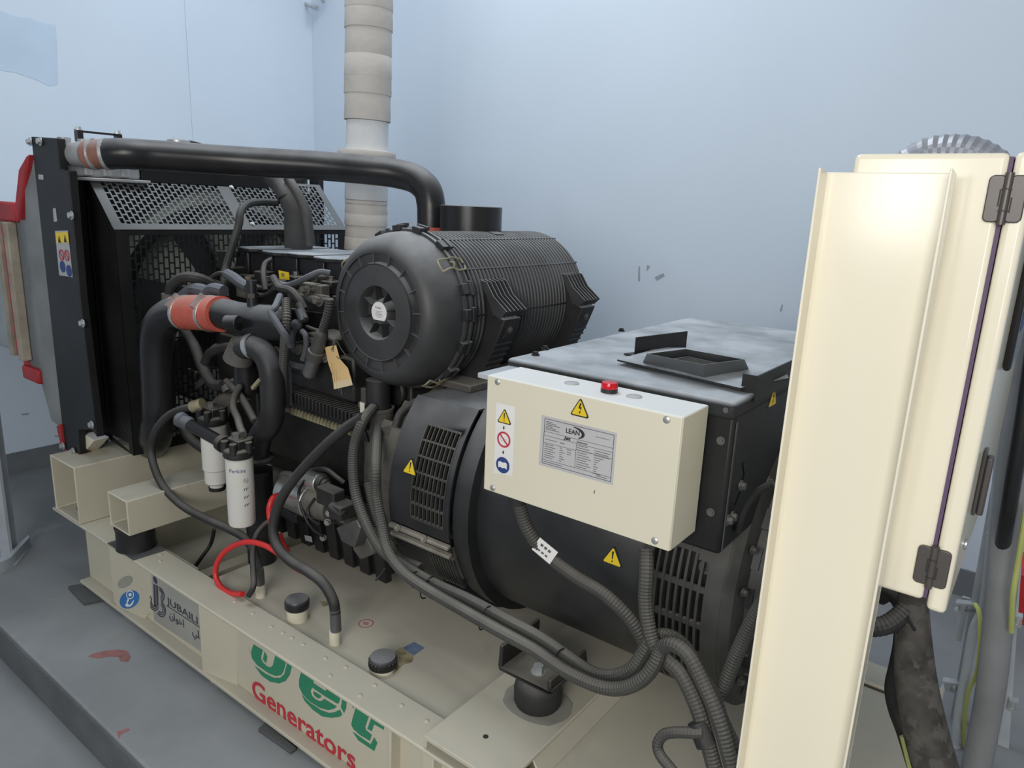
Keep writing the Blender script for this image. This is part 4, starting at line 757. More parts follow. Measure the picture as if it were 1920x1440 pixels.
C_ = [Vector(p) for p in [(-0.8123,1.1964,1.1814),(-0.6341,1.1964,1.1823),(-0.6342,1.1964,1.074),(-0.8136,1.1964,1.0715)]]
def plt(u, v, h=.0008):
    p = C_[3].lerp(C_[2], u).lerp(C_[0].lerp(C_[1], u), v); return Vector((p.x, JY - .0038 - h, p.z))
m = MB()
def ln(u0, v0, u1, v1, w_=.0007):
    m.bar(plt(u0, v0), plt(u1, v1), .0003, w_, (0, 0, 1))
B = (.05, .06, .97, .95)
ln(B[0], B[1], B[2], B[1], .0011); ln(B[0], B[3], B[2], B[3], .0011); ln(B[0], B[1], B[0], B[3], .0011); ln(B[2], B[1], B[2], B[3], .0011)
ln(B[0], .70, B[2], .70); ln(B[0], .62, B[2], .62); ln(.5, .14, .5, .62); ln(B[0], .48, .5, .48); ln(B[0], .14, B[2], .14); ln(.5, .50, B[2], .50)
for u0, vs in ((.07, [.90, .87, .84, .81, .78, .75]),):
    for i, v in enumerate(vs): ln(u0, v, u0 + .09 + .05 * (i % 3), v, .0011)
for i in range(7): ln(.07, .45 - i * .043, .07 + .12 + .03 * (i % 2), .45 - i * .043, .0011); ln(.28, .45 - i * .043, .31 + .02 * (i % 3), .45 - i * .043, .0011)
ln(.38, .45, .44, .45, .0011); ln(.38, .40, .44, .40, .0011); ln(.38, .36, .43, .36, .0011)
for i in range(10): ln(.515, .59 - i * .046, .515 + .13 + .03 * (i % 3), .59 - i * .046, .0011)
for i, k in enumerate((.2, .18, .2, .12, .08, .05, .03, .06, .05, .04, .1)): ln(.74, .57 - i * .044, .74 + k, .57 - i * .044, .0011)
ln(.74, .84, .92, .84, .0008); ln(.07, .10, .33, .10, .0011); ln(.78, .10, .92, .10, .0011); ln(.07, .55, .24, .55, .0011); ln(.28, .55, .34, .55, .0016)
m.build('plate_print', 'lines', npl)
dx = C_[2] - C_[3]; dz = C_[0] - C_[3]
text(None, 'plate_maker', 'LEAN', plt(.345, .775), dx, dz, .0140, 'blackprint', npl, ext=.0002, bold=.0002)
text(None, 'plate_title', 'Jet', plt(.33, .638), dx, dz, .0105, 'blackprint', npl, ext=.0002, shear=.25, xs=1.3, bold=.0003)
text(None, 'plate_title', 'Generator', plt(.50, .638), dx, dz, .0060, 'blackprint', npl, ext=.0002)
sw = MB(); o_ = []; i_ = []
for k in range(13):
    a = 1.75 - k * 2.9 / 12; o_.append((.47 + .13 * math.cos(a), .815 + .11 * math.sin(a))); w_ = .012 + .03 * math.sin(PI * k / 12); i_.append((.47 + (.13 - w_) * math.cos(a), .815 + (.11 - w_ * 1.2) * math.sin(a)))
for k in range(12): sw.add([plt(*i_[k]), plt(*o_[k]), plt(*o_[k + 1]), plt(*i_[k + 1])], [(0, 1, 2, 3)])
sw.build('maker_swoosh', 'blackprint', npl)
MB().prism([(-0.6763,1.1964,1.0486),(-0.673,1.1964,1.0541),(-0.6745,1.1964,1.0422)], (0, -.0003, 0)).build('scratch', 'greysteel', jb)

# ---------------------------------------------------------------- air filter
afx, afz, RA = -1.66, 1.265, .245
af = thing('air_filter', 'big black ribbed air cleaner drum lying across the engine', 'air filter', (afx, 1.9, 1.02))
O = (afx, 0, afz)
prof = []
y = 1.675
while y < 2.32: prof += [(RA - .002, y), (RA + .0015, y + .002), (RA + .0015, y + .008), (RA - .008, y + .0095), (RA - .008, y + .0165)]; y += .0185
prof += [(RA - .004, 2.325), (RA - .02, 2.335), (RA - .03, 2.36), (.10, 2.365), (.001, 2.365)]
MB().lathe(O, (0, 1, 0), prof, 72).build('ribbed_drum', 'drumplastic', af, ang=25)
m = MB().lathe(O, (0, 1, 0), [(RA - .01, 1.632), (RA + .010, 1.634), (RA + .012, 1.642), (RA + .006, 1.650), (RA + .006, 1.658), (RA + .013, 1.660), (RA + .013, 1.668), (RA - .004, 1.676)], 72); m.build('rim_band', 'drumplastic', af)
cp_ = MB().lathe(O, (0, 1, 0), [(RA + .002, 1.640), (RA - .001, 1.60), (RA - .010, 1.560), (RA - .030, 1.528), (RA - .055, 1.514), (RA - .062, 1.514), (RA - .058, 1.523), (.156, 1.527), (.151, 1.514), (.146, 1.511), (.084, 1.511), (.079, 1.520), (.076, 1.545), (.045, 1.550), (.040, 1.528), (.034, 1.522), (.001, 1.522)], 96).build('end_cap', 'drumplastic', af)
for k in range(16):
    m = MB(); a = 2 * PI * k / 16 + .1; e = Vector((math.cos(a), 0, math.sin(a)))
    c = Vector((afx, 1.520, afz)) + e * .168; m.ob(c, (.048, .004, .014), e, (0, 1, 0)) if False else m.bar(c - e * .020, c + e * .020, .0030, .012, (0, 1, 0)); m.build('cap_rib', 'greysteel', cp_)
MB().lathe(O, (0, 1, 0), [(.1465, 1.5115), (.1480, 1.5085), (.1505, 1.5085), (.1515, 1.5125)], 72).build('cap_ring', 'rubber', cp_)
for k in range(8):
    m = MB(); a = 2 * PI * k / 8 + .25; e = Vector((math.cos(a), 0, math.sin(a))); c = Vector((afx, 1.534, afz)) + e * .060; m.bar(c - e * .022, c + e * .022, .004, .03, (0, 1, 0)); m.build('hub_rib', 'blackplastic', cp_)
ff = frame2((afx, 1.5215, afz), (1, 0, 0), (0, 0, 1))
pts = [p for p in ringpts(0, 0, .0335, 40) if p[1] > -.024]; pts = sorted(pts, key=lambda p: math.atan2(p[1], p[0] ))
lb = flat(MB(), ff, pts, .0008).build('round_label', 'whiteprint', af)
text(None, 'label_print', 'Perkins', ff(-.016, .012, .0010), (1, 0, 0), (0, 0, 1), .009, 'blackprint', lb, ext=.0002)
m = MB()
for k, w_ in enumerate((.030, .024, .034, .030, .02)): m.bar(ff(-w_ / 2, .004 - k * .0045, .0011), ff(w_ / 2, .004 - k * .0045, .0011), .0003, .0010, (0, 0, 1))
m.build('label_print', 'lines', lb)
fb = None
for a in (2.05, 1.72, 1.38, .96, .35, .05, -.35, -.75, 2.5):
    e = Vector((math.cos(a), 0, math.sin(a))); c = Vector((afx, 1.645, afz)) + e * (RA + .013)
    b = MB(); b.ob(c, (.018, .036, .034), e, (0, 1, 0)); b.ob(c + e * .008 + Vector((0, .014, 0)), (.012, .012, .046), e, (0, 1, 0)); b.build('rim_clip', 'blackplastic', af, bevel=.002)
# sprung wire clips
for a in (.66, -.93, 2.62):
    e = Vector((math.cos(a), 0, math.sin(a))); t_ = Vector((-math.sin(a), 0, math.cos(a))); yv = Vector((0, 1, 0)); c = Vector((afx, 1.625, afz)) + e * (RA + .012)
    m = MB()
    for s_ in (-1, 1): m.tube([c + t_ * .020 * s_ - yv * .05 + e * .0, c + t_ * .016 * s_ - yv * .02 + e * .012, c + t_ * .022 * s_ + yv * .01 + e * .008, c + t_ * .018 * s_ + yv * .045 + e * .004, c + t_ * .006 * s_ + yv * .052 + e * .002], .0030, 6, 5)
    m.tube([c - t_ * .02 - yv * .05, c - yv * .058 + e * .004, c + t_ * .02 - yv * .05], .0030, 6, 5); m.tube([c - t_ * .012, c + e * .012, c + t_ * .012], .003, 6, 5)
    m.build('wire_clip', 'brass', af)
# seams along the drum
for a in (1.16, .62, .02):
    e = Vector((math.cos(a), 0, math.sin(a))); c = Vector((afx, 0, afz)) + e * (RA - .001)
    MB().bar(c + Vector((0, 1.68, 0)), c + Vector((0, 2.325, 0)), .006, .007, e).build('drum_seam', 'blackplastic', af)
MB().ob(Vector((afx, 2.02, afz)) + Vector((math.cos(1.35), 0, math.sin(1.35))) * (RA + .003), (.004, .05, .03), (math.cos(1.35), 0, math.sin(1.35)), (0, 1, 0)).build('drum_plate', 'greysteel', af)
# two mounting straps with finned pads on the right flank
for dy in (0, .455):
    y0 = 1.742; base = [(903, 528), (916, 536), (930, 556), (950, 585), (938, 597), (926, 588), (916, 560)]
    F = [(-1.4449,1.742,1.3754),(-1.4167,1.742,1.3698),(-1.3872,1.742,1.3283),(-1.333,1.742,1.2867),(-1.3568,1.742,1.264),(-1.3867,1.742,1.272),(-1.4102,1.742,1.3192)]
    G = [(-1.4309,1.742,1.3502),(-1.3825,1.742,1.2725),(-1.3547,1.742,1.2626),(-1.342,1.742,1.2609),(-1.3702,1.742,1.1902),(-1.4725,1.742,0.9948),(-1.5535,1.742,0.9681),(-1.4791,1.742,1.1744)]
    st = MB().prism([(p[0], p[1] + dy + .006, p[2]) for p in G], (0, .085, 0)).build('mounting_strap', 'blackplastic', af, bevel=.004)
    for k in range(6): MB().prism([(p[0], p[1] + dy + k * .020, p[2]) for p in F], (0, .0045, 0)).build('strap_fin', 'drumplastic', st)
    H = [(-1.3524,1.742,1.2596),(-1.3744,1.742,1.1896)]; c = (Vector(H[0]) + Vector(H[1])) / 2 + Vector((.004, dy + .048, 0)); d = (Vector(H[1]) - Vector(H[0])).normalized(); nn = Vector((0, 1, 0)).cross(d)
    if nn.x < 0: nn = -nn
    b = MB(); b.ob(c, (.066, .034, .010), d, (0, 1, 0)); b.build('strap_boss', 'rubber', st, bevel=.006)
    b = MB(); b.hexbolt(c + nn * .005, nn, .008, .004); b.build('strap_bolt', 'greysteel', st)
    m = MB()
    for k in range(9): 
        q = Vector((-1.3802,1.742,1.1752)).lerp(Vector((-1.4639,1.742,1.0091)), k / 8); m.bar(q + Vector((.003, dy + .008, 0)), q + Vector((.003, dy + .088, 0)), .006, .006)
    m.build('strap_rungs', 'blackplastic', st)['kind'] = 'stuff'
MB().bx(afx + .12, afx + .26, 1.66, 2.3, 1.031, 1.055).build('mounting_bracket', 'castgrey', af, bevel=.004)
# drain spout
m = MB(); c = Vector((-1.7075,1.56,0.9775)); m.cyl(c + Vector((0, 0, -.06)), c + Vector((0, 0, .06)), .040); m.build('drain_spout', 'blackplastic', af)
m = MB().lathe(c + Vector((0, 0, -.20)), (0, 0, 1), [(.001, 0), (.045, 0), (.046, .06), (.050, .075), (.050, .155), (.053, .158), (.053, .168), (.046, .168), (.044, .155)], 32); m.build('drain_valve', 'castgrey', af)
m = MB(); m.bx(c.x - .09, c.x - .035, 1.55, 1.60, c.z - .05, c.z + .02); m.build('spout_bracket', 'castgrey', af, bevel=.003)
m = MB().lathe((-1.7488,2.05,1.5323), (0, 0, 1), [(.112, -.12), (.112, .062), (.109, .064), (.106, .062), (.106, -.12)], 48); m.build('outlet_pipe', 'tubeblack', af)
# paper tag
tg = thing('paper_tag', 'buff paper tag on wire hanging beside the air cleaner', 'tag', (-1.7993,1.485,1.0184))
rows = [[(-1.8793,1.485,1.1279),(-1.8228,1.485,1.1434)], [(-1.8708,1.49,1.0767),(-1.8115,1.49,1.0988)], [(-1.8491,1.487,1.045),(-1.7693,1.487,1.0763)], [(-1.8332,1.48,1.0166),(-1.7461,1.48,1.0464)], [(-1.831,1.48,0.9954),(-1.7388,1.48,1.0268)]]
def sheet(rs, nm, m_):
    v = []; n_ = len(rs)
    for r in rs: v += [Vector(r[0]), Vector(r[1])]
    v += [p + Vector((0, .0008, 0)) for p in v]; f = []
    k = 2 * n_
    for j in range(n_ - 1): f += [(2 * j, 2 * j + 1, 2 * j + 3, 2 * j + 2), (k + 2 * j, k + 2 * j + 2, k + 2 * j + 3, k + 2 * j + 1), (2 * j, 2 * j + 2, k + 2 * j + 2, k + 2 * j), (2 * j + 1, k + 2 * j + 1, k + 2 * j + 3, 2 * j + 3)]
    f += [(0, k, k + 1, 1), (k - 2, k - 1, 2 * k - 1, 2 * k - 2)]
    return MB().add(v, f).build(nm, m_, tg)
sheet(rows[:4], 'tag_paper', 'tagpaper'); sheet(rows[3:], 'tag_stub', 'tagpale')
ft_ = frame2((-1.8402,1.4838,1.1269), (1, 0, 0), (0, 0, 1)); m = MB(); annulus(m, ft_, 0, 0, .0025, .0075, .0003, 16); m.build('eyelet', 'wood', tg)
MB().tube([(-1.838,1.482,1.1274),(-1.8188,1.482,1.1565),(-1.7932,1.482,1.1343),(-1.7729,1.482,1.1148),(-1.8043,1.482,1.1029),(-1.82,1.482,1.1074)], .0012, 6).build('tag_wire', 'greysteel', tg)
m = MB()
for k in range(5):
    a = (-1.8441,1.4838,1.082); m.bar((a[0] + k * .011, a[1] - .002, a[2] - .01 * k - .012 * (k % 2)), (a[0] + k * .011 + .006, a[1] - .004, a[2] - .05 - .012 * k), .0003, .0008, (1, 0, 0))
m.build('tag_writing', 'wood', tg)

# ---------------------------------------------------------------- diesel engine
en = thing('diesel_engine', 'black diesel engine with dusty rocker cover between radiator and alternator', 'engine', (-2.15, 1.85, .34))
m = MB(); m.bx(-2.70, -1.655, 1.66, 2.10, .52, 1.12); m.bx(-2.62, -1.70, 1.62, 1.66, .60, .80); m.bx(-2.70, -2.45, 1.60, 1.66, .55, 1.05)
for k in range(6): m.cyl((-2.55 + k * .165, 1.66, .98), (-2.55 + k * .165, 1.635, .98), .055, n=16)
m.build('block', 'engineblack', en, bevel=.008)
MB().bx(-2.68, -1.70, 1.64, 2.08, 1.122, 1.27).build('cylinder_head', 'engineblack', en, bevel=.006)
m = MB(); m.bx(-2.69, -1.72, 1.66, 2.05, 1.272, 1.292)
for x in (-2.66, -2.46, -2.26, -2.06, -1.86): m.bx(x - .03, x + .03, 1.635, 1.70, 1.272, 1.318)
rk = m.build('rocker_base', 'engineblack', en, bevel=.005)
fb = None
for x in (-2.66, -2.46, -2.26, -2.06, -1.86):
    if fb is None: b = MB(); b.hexbolt((x, 1.66, 1.318), (0, 0, 1), .012, .012); fb = b.build('cover_bolt', 'greysteel', rk)
    else: piece(fb, rk, (x + 2.66, 0, 0))
xs = [-2.665 + k * .157 for k in range(7)]
for k in range(6):
    a, b_ = xs[k], xs[k + 1]; zt = 1.398 - .004 * (k % 2)
    m = MB(); m.prism([(a, 1.69, zt - .016), (a + .02, 1.675, zt - .016), (b_ - .055, 1.665, zt - .016), (b_ - .035, 1.69, zt - .016), (b_, 1.692, zt - .016), (b_, 2.02, zt - .016), (a, 2.02, zt - .016)], (0, 0, .016)); m.build('rocker_cover', 'dustytop', en, bevel=.004)
m = MB(); m.bx(-2.655, -1.73, 1.70, 2.0, 1.294, 1.381)
for k in range(6): m.bx(xs[k] + .03, xs[k] + .06, 1.688, 1.70, 1.294, 1.381)
m.build('cover_side', 'blackclean', en, bevel=.004)
# front: pulley, belt drive, timing case, water pump
m = MB(); m.bx(-2.76, -2.702, 1.62, 2.08, .60, 1.20); m.build('timing_case', 'engineblack', en, bevel=.01)
for y, z, r, d in ((1.85, .70, .11, .05), (1.85, 1.10, .09, .06), (1.66, .93, .055, .05)):
    b = MB().lathe((-2.81, y, z), (1, 0, 0), [(.001, 0), (r, 0), (r, .012), (r * .86, .02), (r, .03), (r, d - .005), (.001, d)], 28); b.build('pulley', 'engineblack', en)
# sump
sm = MB()
S = [(-2.45, 1.50, .36), (-1.66, 1.50, .36), (-1.66, 1.50, .515), (-2.45, 1.50, .515)]
sm.prism([(-2.45, 1.54, .345), (-1.66, 1.54, .345), (-1.66, 1.53, .515), (-2.45, 1.53, .515)], (0, .64, 0)); so = sm.build('sump', 'tubeblack', en, bevel=.01)
for k in range(10):
    m = MB(); x = -2.42 + k * .082; m.prism([(x, 1.525, .345), (x + .05, 1.525, .345), (x + .05, 1.505, .50), (x, 1.505, .50)], (0, .03, 0)); m.build('sump_rib', 'tubeblack', so, bevel=.004)
MB().bx(-2.46, -1.65, 1.495, 2.19, .505, .522).build('sump_flange', 'engineblack', so, bevel=.003)
MB().prism([(-2.0275,1.494,0.4088),(-1.9874,1.494,0.4156),(-1.9821,1.494,0.3943),(-2.0222,1.494,0.3895)], (0, -.001, 0)).build('part_label', 'greyprint', so)
# flywheel housing and lugs
m = MB(); shell(m, -1.70, -1.615, -PI, .55, .36, .15, 50); shell(m, -1.70, -1.615, .55, PI, .265, .06, 30); fh = m.build('flywheel_housing', 'castgrey', en)
m = MB()
m.prism([(-1.6665,1.5,0.5489),(-1.5756,1.5,0.5871),(-1.5535,1.5,0.5663),(-1.6282,1.5,0.4751),(-1.6932,1.5,0.4627)], (0, .10, 0)); m.prism([(-1.7249,1.47,0.5021),(-1.6591,1.47,0.5238),(-1.6337,1.47,0.4751),(-1.6992,1.47,0.433),(-1.739,1.47,0.4585)], (0, .10, 0))
m.build('mounting_lug', 'castgrey', fh, bevel=.006)
m = MB(); m.prism([(-1.6867,1.52,0.8908),(-1.5883,1.52,0.9301),(-1.506,1.52,0.9136),(-1.5998,1.52,0.767),(-1.6872,1.52,0.7996)], (0, .08, 0)); m.build('mounting_lug', 'castgrey', fh, bevel=.01)
MB().tube([(-1.6603,1.53,0.7019),(-1.5785,1.5,0.7203),(-1.5265,1.48,0.7265)], .022).build('dipstick_boss', 'castgrey', fh)
# engine control unit with fins
e_ = MB().prism([(-2.0928,1.5,0.8999),(-1.7151,1.5,0.8889),(-1.6901,1.5,0.8403),(-2.0951,1.5,0.8543)], (0, .10, 0)).build('control_unit', 'blackclean', en, bevel=.003)
A_ = Vector((-2.0822,1.495,0.9147)); B_ = Vector((-1.6991,1.495,0.9007))
for k in range(21):
    p = A_.lerp(B_, k / 20); m = MB(); m.bar(p, p + Vector((0, .09, .0)), .007, .040, (0, 0, 1)); m.build('control_unit_fin', 'rubber', e_, bevel=.002)
m = MB(); A_ = Vector((-2.0774,1.492,0.8675)); B_ = Vector((-1.7529,1.492,0.8604))
for k in range(19):
    p = A_.lerp(B_, k / 18); m.prism([p + Vector((-.008, 0, -.012)), p + Vector((.008, 0, -.012)), p + Vector((.0, 0, .012))], (0, .01, 0))
m.build('control_unit_teeth', 'brass', e_)['kind'] = 'stuff'
# charge-air return pipe, red silicone hose, inlet manifold
MB().tube([(-3.2067,1.52,0.4566),(-2.9871,1.43,0.5387),(-2.7992,1.36,0.6392),(-2.7238,1.34,0.7447),(-2.7106,1.34,0.8338),(-2.7029,1.34,0.9413),(-2.6927,1.34,1.0365),(-2.6683,1.345,1.1069),(-2.6206,1.36,1.1518),(-2.5533,1.38,1.1701)], .062, 24).build('charge_air_pipe', 'tubeblack', en)
rh = MB().tube([(-2.6067,1.38,1.1637),(-2.4538,1.38,1.1821),(-2.3017,1.38,1.1949)], .063, 24, radii=[.063, .0635, .063]).build('red_hose', 'redhose', en)
for c0 in [(-2.542,1.38,1.1715),(-2.3696,1.38,1.1885)]:
    c0 = Vector(c0); d = Vector((1, 0, -.03)).normalized()
    m = MB().lathe(c0 - d * .008, d, [(.0642, 0), (.0652, .001), (.0652, .018), (.0642, .019)], 32); o = m.build('hose_clamp', 'zinc', rh)
    up = Vector((0, -.75, .66)); m = MB(); m.bar(c0 + up * .068 + Vector((0, -.03, -.03)) * .6, c0 + up * .068 + Vector((0, .03, .03)) * .8, .016, .016, up); m.build('clamp_screw', 'silver', o)
ml = [(-2.3285,1.38,1.1935),(-2.2884,1.39,1.1937),(-2.2398,1.41,1.1848),(-2.1758,1.43,1.1817),(-2.0837,1.44,1.1834),(-2.0383,1.46,1.1801)]
mf = MB().tube(ml, .05, 20, radii=[.054, .054, .056, .058, .06, .058]).build('inlet_manifold', 'tubeblack', en)
m = MB(); m.cyl((-2.2121,1.34,1.1787), (-2.1681,1.36,1.1823), .027); m.build('manifold_boss', 'tubeblack', mf, bevel=.003)
m = MB()
for k in range(3):
    x = -2.30 + k * .09; m.prism([(x, 1.53, 1.12), (x + .05, 1.53, 1.12), (x + .05, 1.65, 1.10), (x, 1.65, 1.10)], (0, 0, .10))
m.build('manifold_runner', 'engineblack', mf)['kind'] = 'stuff'
q = Vector((-2.1756,1.42,1.234)); m = MB(); m.cyl(q, q + Vector((0, 0, .03)), .019); m.cyl(q + Vector((0, 0, .03)), q + Vector((0, 0, .045)), .022, n=6); m.cyl(q + Vector((0, 0, .045)), q + Vector((0, 0, .075)), .015); m.cyl(q + Vector((0, 0, .075)), q + Vector((0, 0, .088)), .018); m.build('pressure_sensor', 'blackclean', mf)
MB().ob((-2.4236,1.56,1.2524), (.07, .05, .05), (1, 0, 0)).build('injector_bracket', 'castgrey', en, bevel=.005)
q = Vector((-2.4762,1.6,1.275)); m = MB(); m.cyl(q + Vector((0, 0, -.02)), q + Vector((0, 0, .004)), .026); m.hexbolt(q + Vector((0, 0, .004)), (0, 0, 1), .013, .015); m.build('injector_cap', 'brass', en)
q = Vector((-2.3456,1.6,1.2875)); m = MB(); m.cyl(q + Vector((0, 0, -.03)), q + Vector((0, 0, .006)), .018); m.hexbolt(q + Vector((0, 0, .006)), (0, 0, 1), .015, .014); m.build('injector_cap', 'engineblack', en)
yl = MB().prism([(-2.2804,1.6,1.3383),(-2.2204,1.6,1.3358),(-2.2186,1.6,1.3092),(-2.2758,1.6,1.3077)], (0, .002, 0)).build('yellow_label', 'yellow', en)
m = MB(); m.ob((-2.2528,1.598,1.3254), (.016, .012, .001), (1, 0, 0)); m.build('label_print', 'brass', yl)
# lifting eye at the front
m = MB(); m.prism([(-2.7986,1.66,1.3724),(-2.6402,1.66,1.3833),(-2.6423,1.66,1.3579),(-2.7309,1.66,1.3449),(-2.7665,1.66,1.2987),(-2.8053,1.66,1.3065),(-2.7695,1.66,1.3485)], (0, .02, 0)); m.build('lifting_eye', 'blackplastic', en, bevel=.004)
# fuel lines and harness over the head
def hose(name, pts, r, m_='rubber', parent=en, corr=0, n=10, pitch=.008):
    return MB().tube(pts, r, n, 7, corr, pitch).build(name, m_, parent, ang=12 if corr else 35)
hose('breather_hose', [(-2.5719,1.55,1.2069),(-2.5586,1.55,1.2699),(-2.5873,1.58,1.3274),(-2.5922,1.62,1.4182),(-2.6128,1.66,1.4886),(-2.6607,1.7,1.5325),(-2.7332,1.78,1.5635),(-2.7837,1.88,1.5736),(-2.7841,1.96,1.5737)], .0155)
hose('coolant_hose', [(-2.6886,1.4,1.2052),(-2.6663,1.4,1.254),(-2.6221,1.42,1.289),(-2.5782,1.45,1.2915),(-2.5671,1.5,1.2699),(-2.5608,1.55,1.2472)], .020)
m = MB(); q = Vector((-2.6886,1.4,1.2052)); m.cyl(q + Vector((0, 0, -.03)), q + Vector((0, 0, .02)), .028); m.build('hose_union', 'castgrey', en)
hose('harness_sleeve', [(-2.6404,1.42,1.2049),(-2.5961,1.44,1.2425),(-2.5289,1.44,1.2493),(-2.4922,1.46,1.238)], .026, 'dustysleeve')
hose('harness_sleeve', [(-2.4919,1.43,1.2322),(-2.456,1.44,1.2626),(-2.3965,1.45,1.2603)], .022, 'dustysleeve')
hose('harness', [(-2.7381,1.5,1.2073),(-2.6167,1.5,1.257),(-2.5629,1.51,1.296),(-2.5237,1.52,1.311),(-2.4786,1.52,1.2991),(-2.4591,1.52,1.2811)], .0085)
hose('harness_sleeve', [(-2.5009,1.53,1.3085),(-2.4527,1.53,1.297),(-2.4126,1.53,1.281),(-2.366,1.53,1.2699)], .021, 'dustysleeve')
hose('fuel_line', [(-2.3959,1.54,1.2565),(-2.3208,1.53,1.2512),(-2.2407,1.52,1.2584),(-2.1917,1.52,1.2879)], .0085)
hose('fuel_line', [(-2.3402,1.54,1.2816),(-2.3012,1.54,1.2758),(-2.2359,1.54,1.2918),(-2.2035,1.54,1.3081)], .008)
hose('fuel_line', [(-2.1894,1.53,1.3063),(-2.1437,1.53,1.3014),(-2.0832,1.53,1.3164),(-2.0229,1.54,1.3431),(-1.9915,1.56,1.3592),(-1.9608,1.58,1.3574)], .0105, 'dustysleeve')
hose('fuel_line', [(-2.1988,1.52,1.3245),(-2.1801,1.515,1.3117),(-2.1465,1.51,1.2931),(-2.0868,1.51,1.2899),(-2.0439,1.51,1.2672),(-2.0165,1.51,1.2342)], .014)
hose('fuel_line', [(-2.2461,1.52,1.273),(-2.2848,1.54,1.3252),(-2.3168,1.57,1.3596),(-2.3237,1.6,1.3735)], .010)
hose('fuel_line', [(-2.0485,1.44,1.2807),(-1.9908,1.38,1.2551),(-1.9856,1.36,1.2403),(-1.9538,1.36,1.2084),(-1.9282,1.37,1.1714),(-1.9438,1.4,1.1343)], .0115, 'dustysleeve')
hose('harness_conduit', [(-1.9864,1.42,1.2766),(-1.9479,1.39,1.2182),(-1.9743,1.4,1.1439),(-2.0315,1.43,1.0224),(-2.0682,1.46,0.8971)], .0145, 'conduit', corr=.08)
hose('harness', [(-2.0177,1.49,1.2537),(-1.9896,1.485,1.2216),(-1.9723,1.48,1.2064)], .013)
m = MB(); m.cyl((-2.0024,1.478,1.235), (-1.9771,1.475,1.2027), .013); m.build('connector', 'dustysleeve', en)
MB().sph((-2.0053,1.47,1.187), .021, 14, 8, (1.1, .8, .9)).build('regulator_cap', 'dustysleeve', en)
hose('fuel_line', [(-2.0179,1.47,1.1654),(-2.0277,1.47,1.1423),(-2.0264,1.47,1.1095)], .010, 'dustysleeve')
hose('fuel_line', [(-1.9775,1.47,1.1709),(-1.9584,1.47,1.1557),(-1.9571,1.47,1.1199),(-1.9762,1.47,1.0715)], .010, 'dustysleeve')
hose('fuel_line', [(-1.978,1.49,1.1831),(-1.9361,1.49,1.178),(-1.9214,1.5,1.1753)], .006)
m = MB(); m.bar((-2.0641,1.48,1.0428), (-1.9706,1.48,1.0435), .004, .02); m.bar((-2.0641,1.48,1.0428), (-2.0797,1.49,0.8889), .01, .01); m.build('bracket_edge', 'greysteel', en)
# clutter of the block flank: injection pump, pipes, studs
m = MB(); m.bx(-2.14, -1.78, 1.52, 1.64, .95, 1.10); m.bx(-2.0, -1.85, 1.50, 1.62, 1.10, 1.16); m.cyl((-2.16, 1.575, 1.02), (-2.05, 1.575, 1.02), .06)
m.build('injection_pump', 'engineblack', en, bevel=.01)
for px in [(-1.9648,1.5,1.1332),(-1.8966,1.5,1.0892),(-2.0464,1.58,1.3354),(-2.0248,1.49,1.098),(-1.887,1.56,1.1372),(-1.9692,1.54,1.2642),(-2.0525,1.55,1.2909)]:
    b = MB(); b.hexbolt(px, (0, -1, .2), .013, .02); b.cyl(Vector(px) + Vector((0, .05, 0)), px, .009, n=10); b.build('union_bolt', 'castgrey', en)
m = MB(); m.ob((-2.074,1.6,1.2855), (.12, .05, .04), (1, 0, 0)); m.ob((-2.0201,1.58,1.2647), (.10, .03, .012), (1, 0, 0)); m.build('rail_bracket', 'castgrey', en, bevel=.004)
MB().tube([(-2.1565,1.56,1.2664),(-2.0522,1.56,1.2627),(-1.9373,1.57,1.2601)], .014).build('fuel_rail', 'greysteel', en)
# grey plug and corrugated sleeve beside the filter
g = thing('wiring_plug', 'grey round cable plug with corrugated sleeve hanging left of the air cleaner', 'plug', (-1.9438,1.47,1.0312))
MB().tube([(-1.8318,1.47,1.2932),(-1.8382,1.47,1.25),(-1.8609,1.47,1.2007),(-1.8753,1.47,1.1709)], .0145, 12, 8, .09, .009).build('sleeve', 'rubber', g)
d0, d1 = Vector((-1.8753,1.47,1.1709)), Vector((-1.9469,1.47,1.0234)); ax = (d1 - d0).normalized(); L_ = (d1 - d0).length
MB().lathe(d0, ax, [(.012, -.02), (.019, -.01), (.022, .0), (.023, L_ * .38), (.028, L_ * .40), (.029, L_ * .58), (.020, L_ * .6)], 24).build('collar', 'conduit', g)
MB().lathe(d0, ax, [(.024, L_ * .585), (.0245, L_ * .95), (.020, L_ * .96), (.019, L_), (.001, L_)], 24).build('plug_end', 'greysteel', g)
# bent coolant pipe with clamp ends
cpp = thing('coolant_pipe', 'black S-bent coolant pipe with clamp beside the white fuel filters', 'pipe', (-2.1507,1.4,0.6859))
MB().tube([(-2.2163,1.4,1.0862),(-2.1522,1.4,1.0996),(-2.0891,1.4,1.0834),(-2.0589,1.4,1.0407),(-2.0533,1.4,0.9864),(-2.0562,1.4,0.8924),(-2.0777,1.4,0.8403),(-2.1275,1.4,0.7904),(-2.1504,1.4,0.7358),(-2.1568,1.4,0.6904)], .041, 20).build('pipe', 'blackplastic', cpp)
q = Vector((-2.1536,1.4,0.6912)); m = MB().lathe(q, (-.03, 0, 1), [(.036, -.01), (.052, -.006), (.053, .004), (.041, .012)], 28); m.build('pipe_lip', 'rubber', cpp)
m = MB(); q0, q1 = Vector((-2.2274,1.4,1.0694)), Vector((-2.1677,1.4,1.101)); m.cyl(q0 + Vector((-.02, 0, -.03)), q0 + Vector((.01, 0, .035)), .052, .040); m.build('hose_end', 'castgrey', cpp)
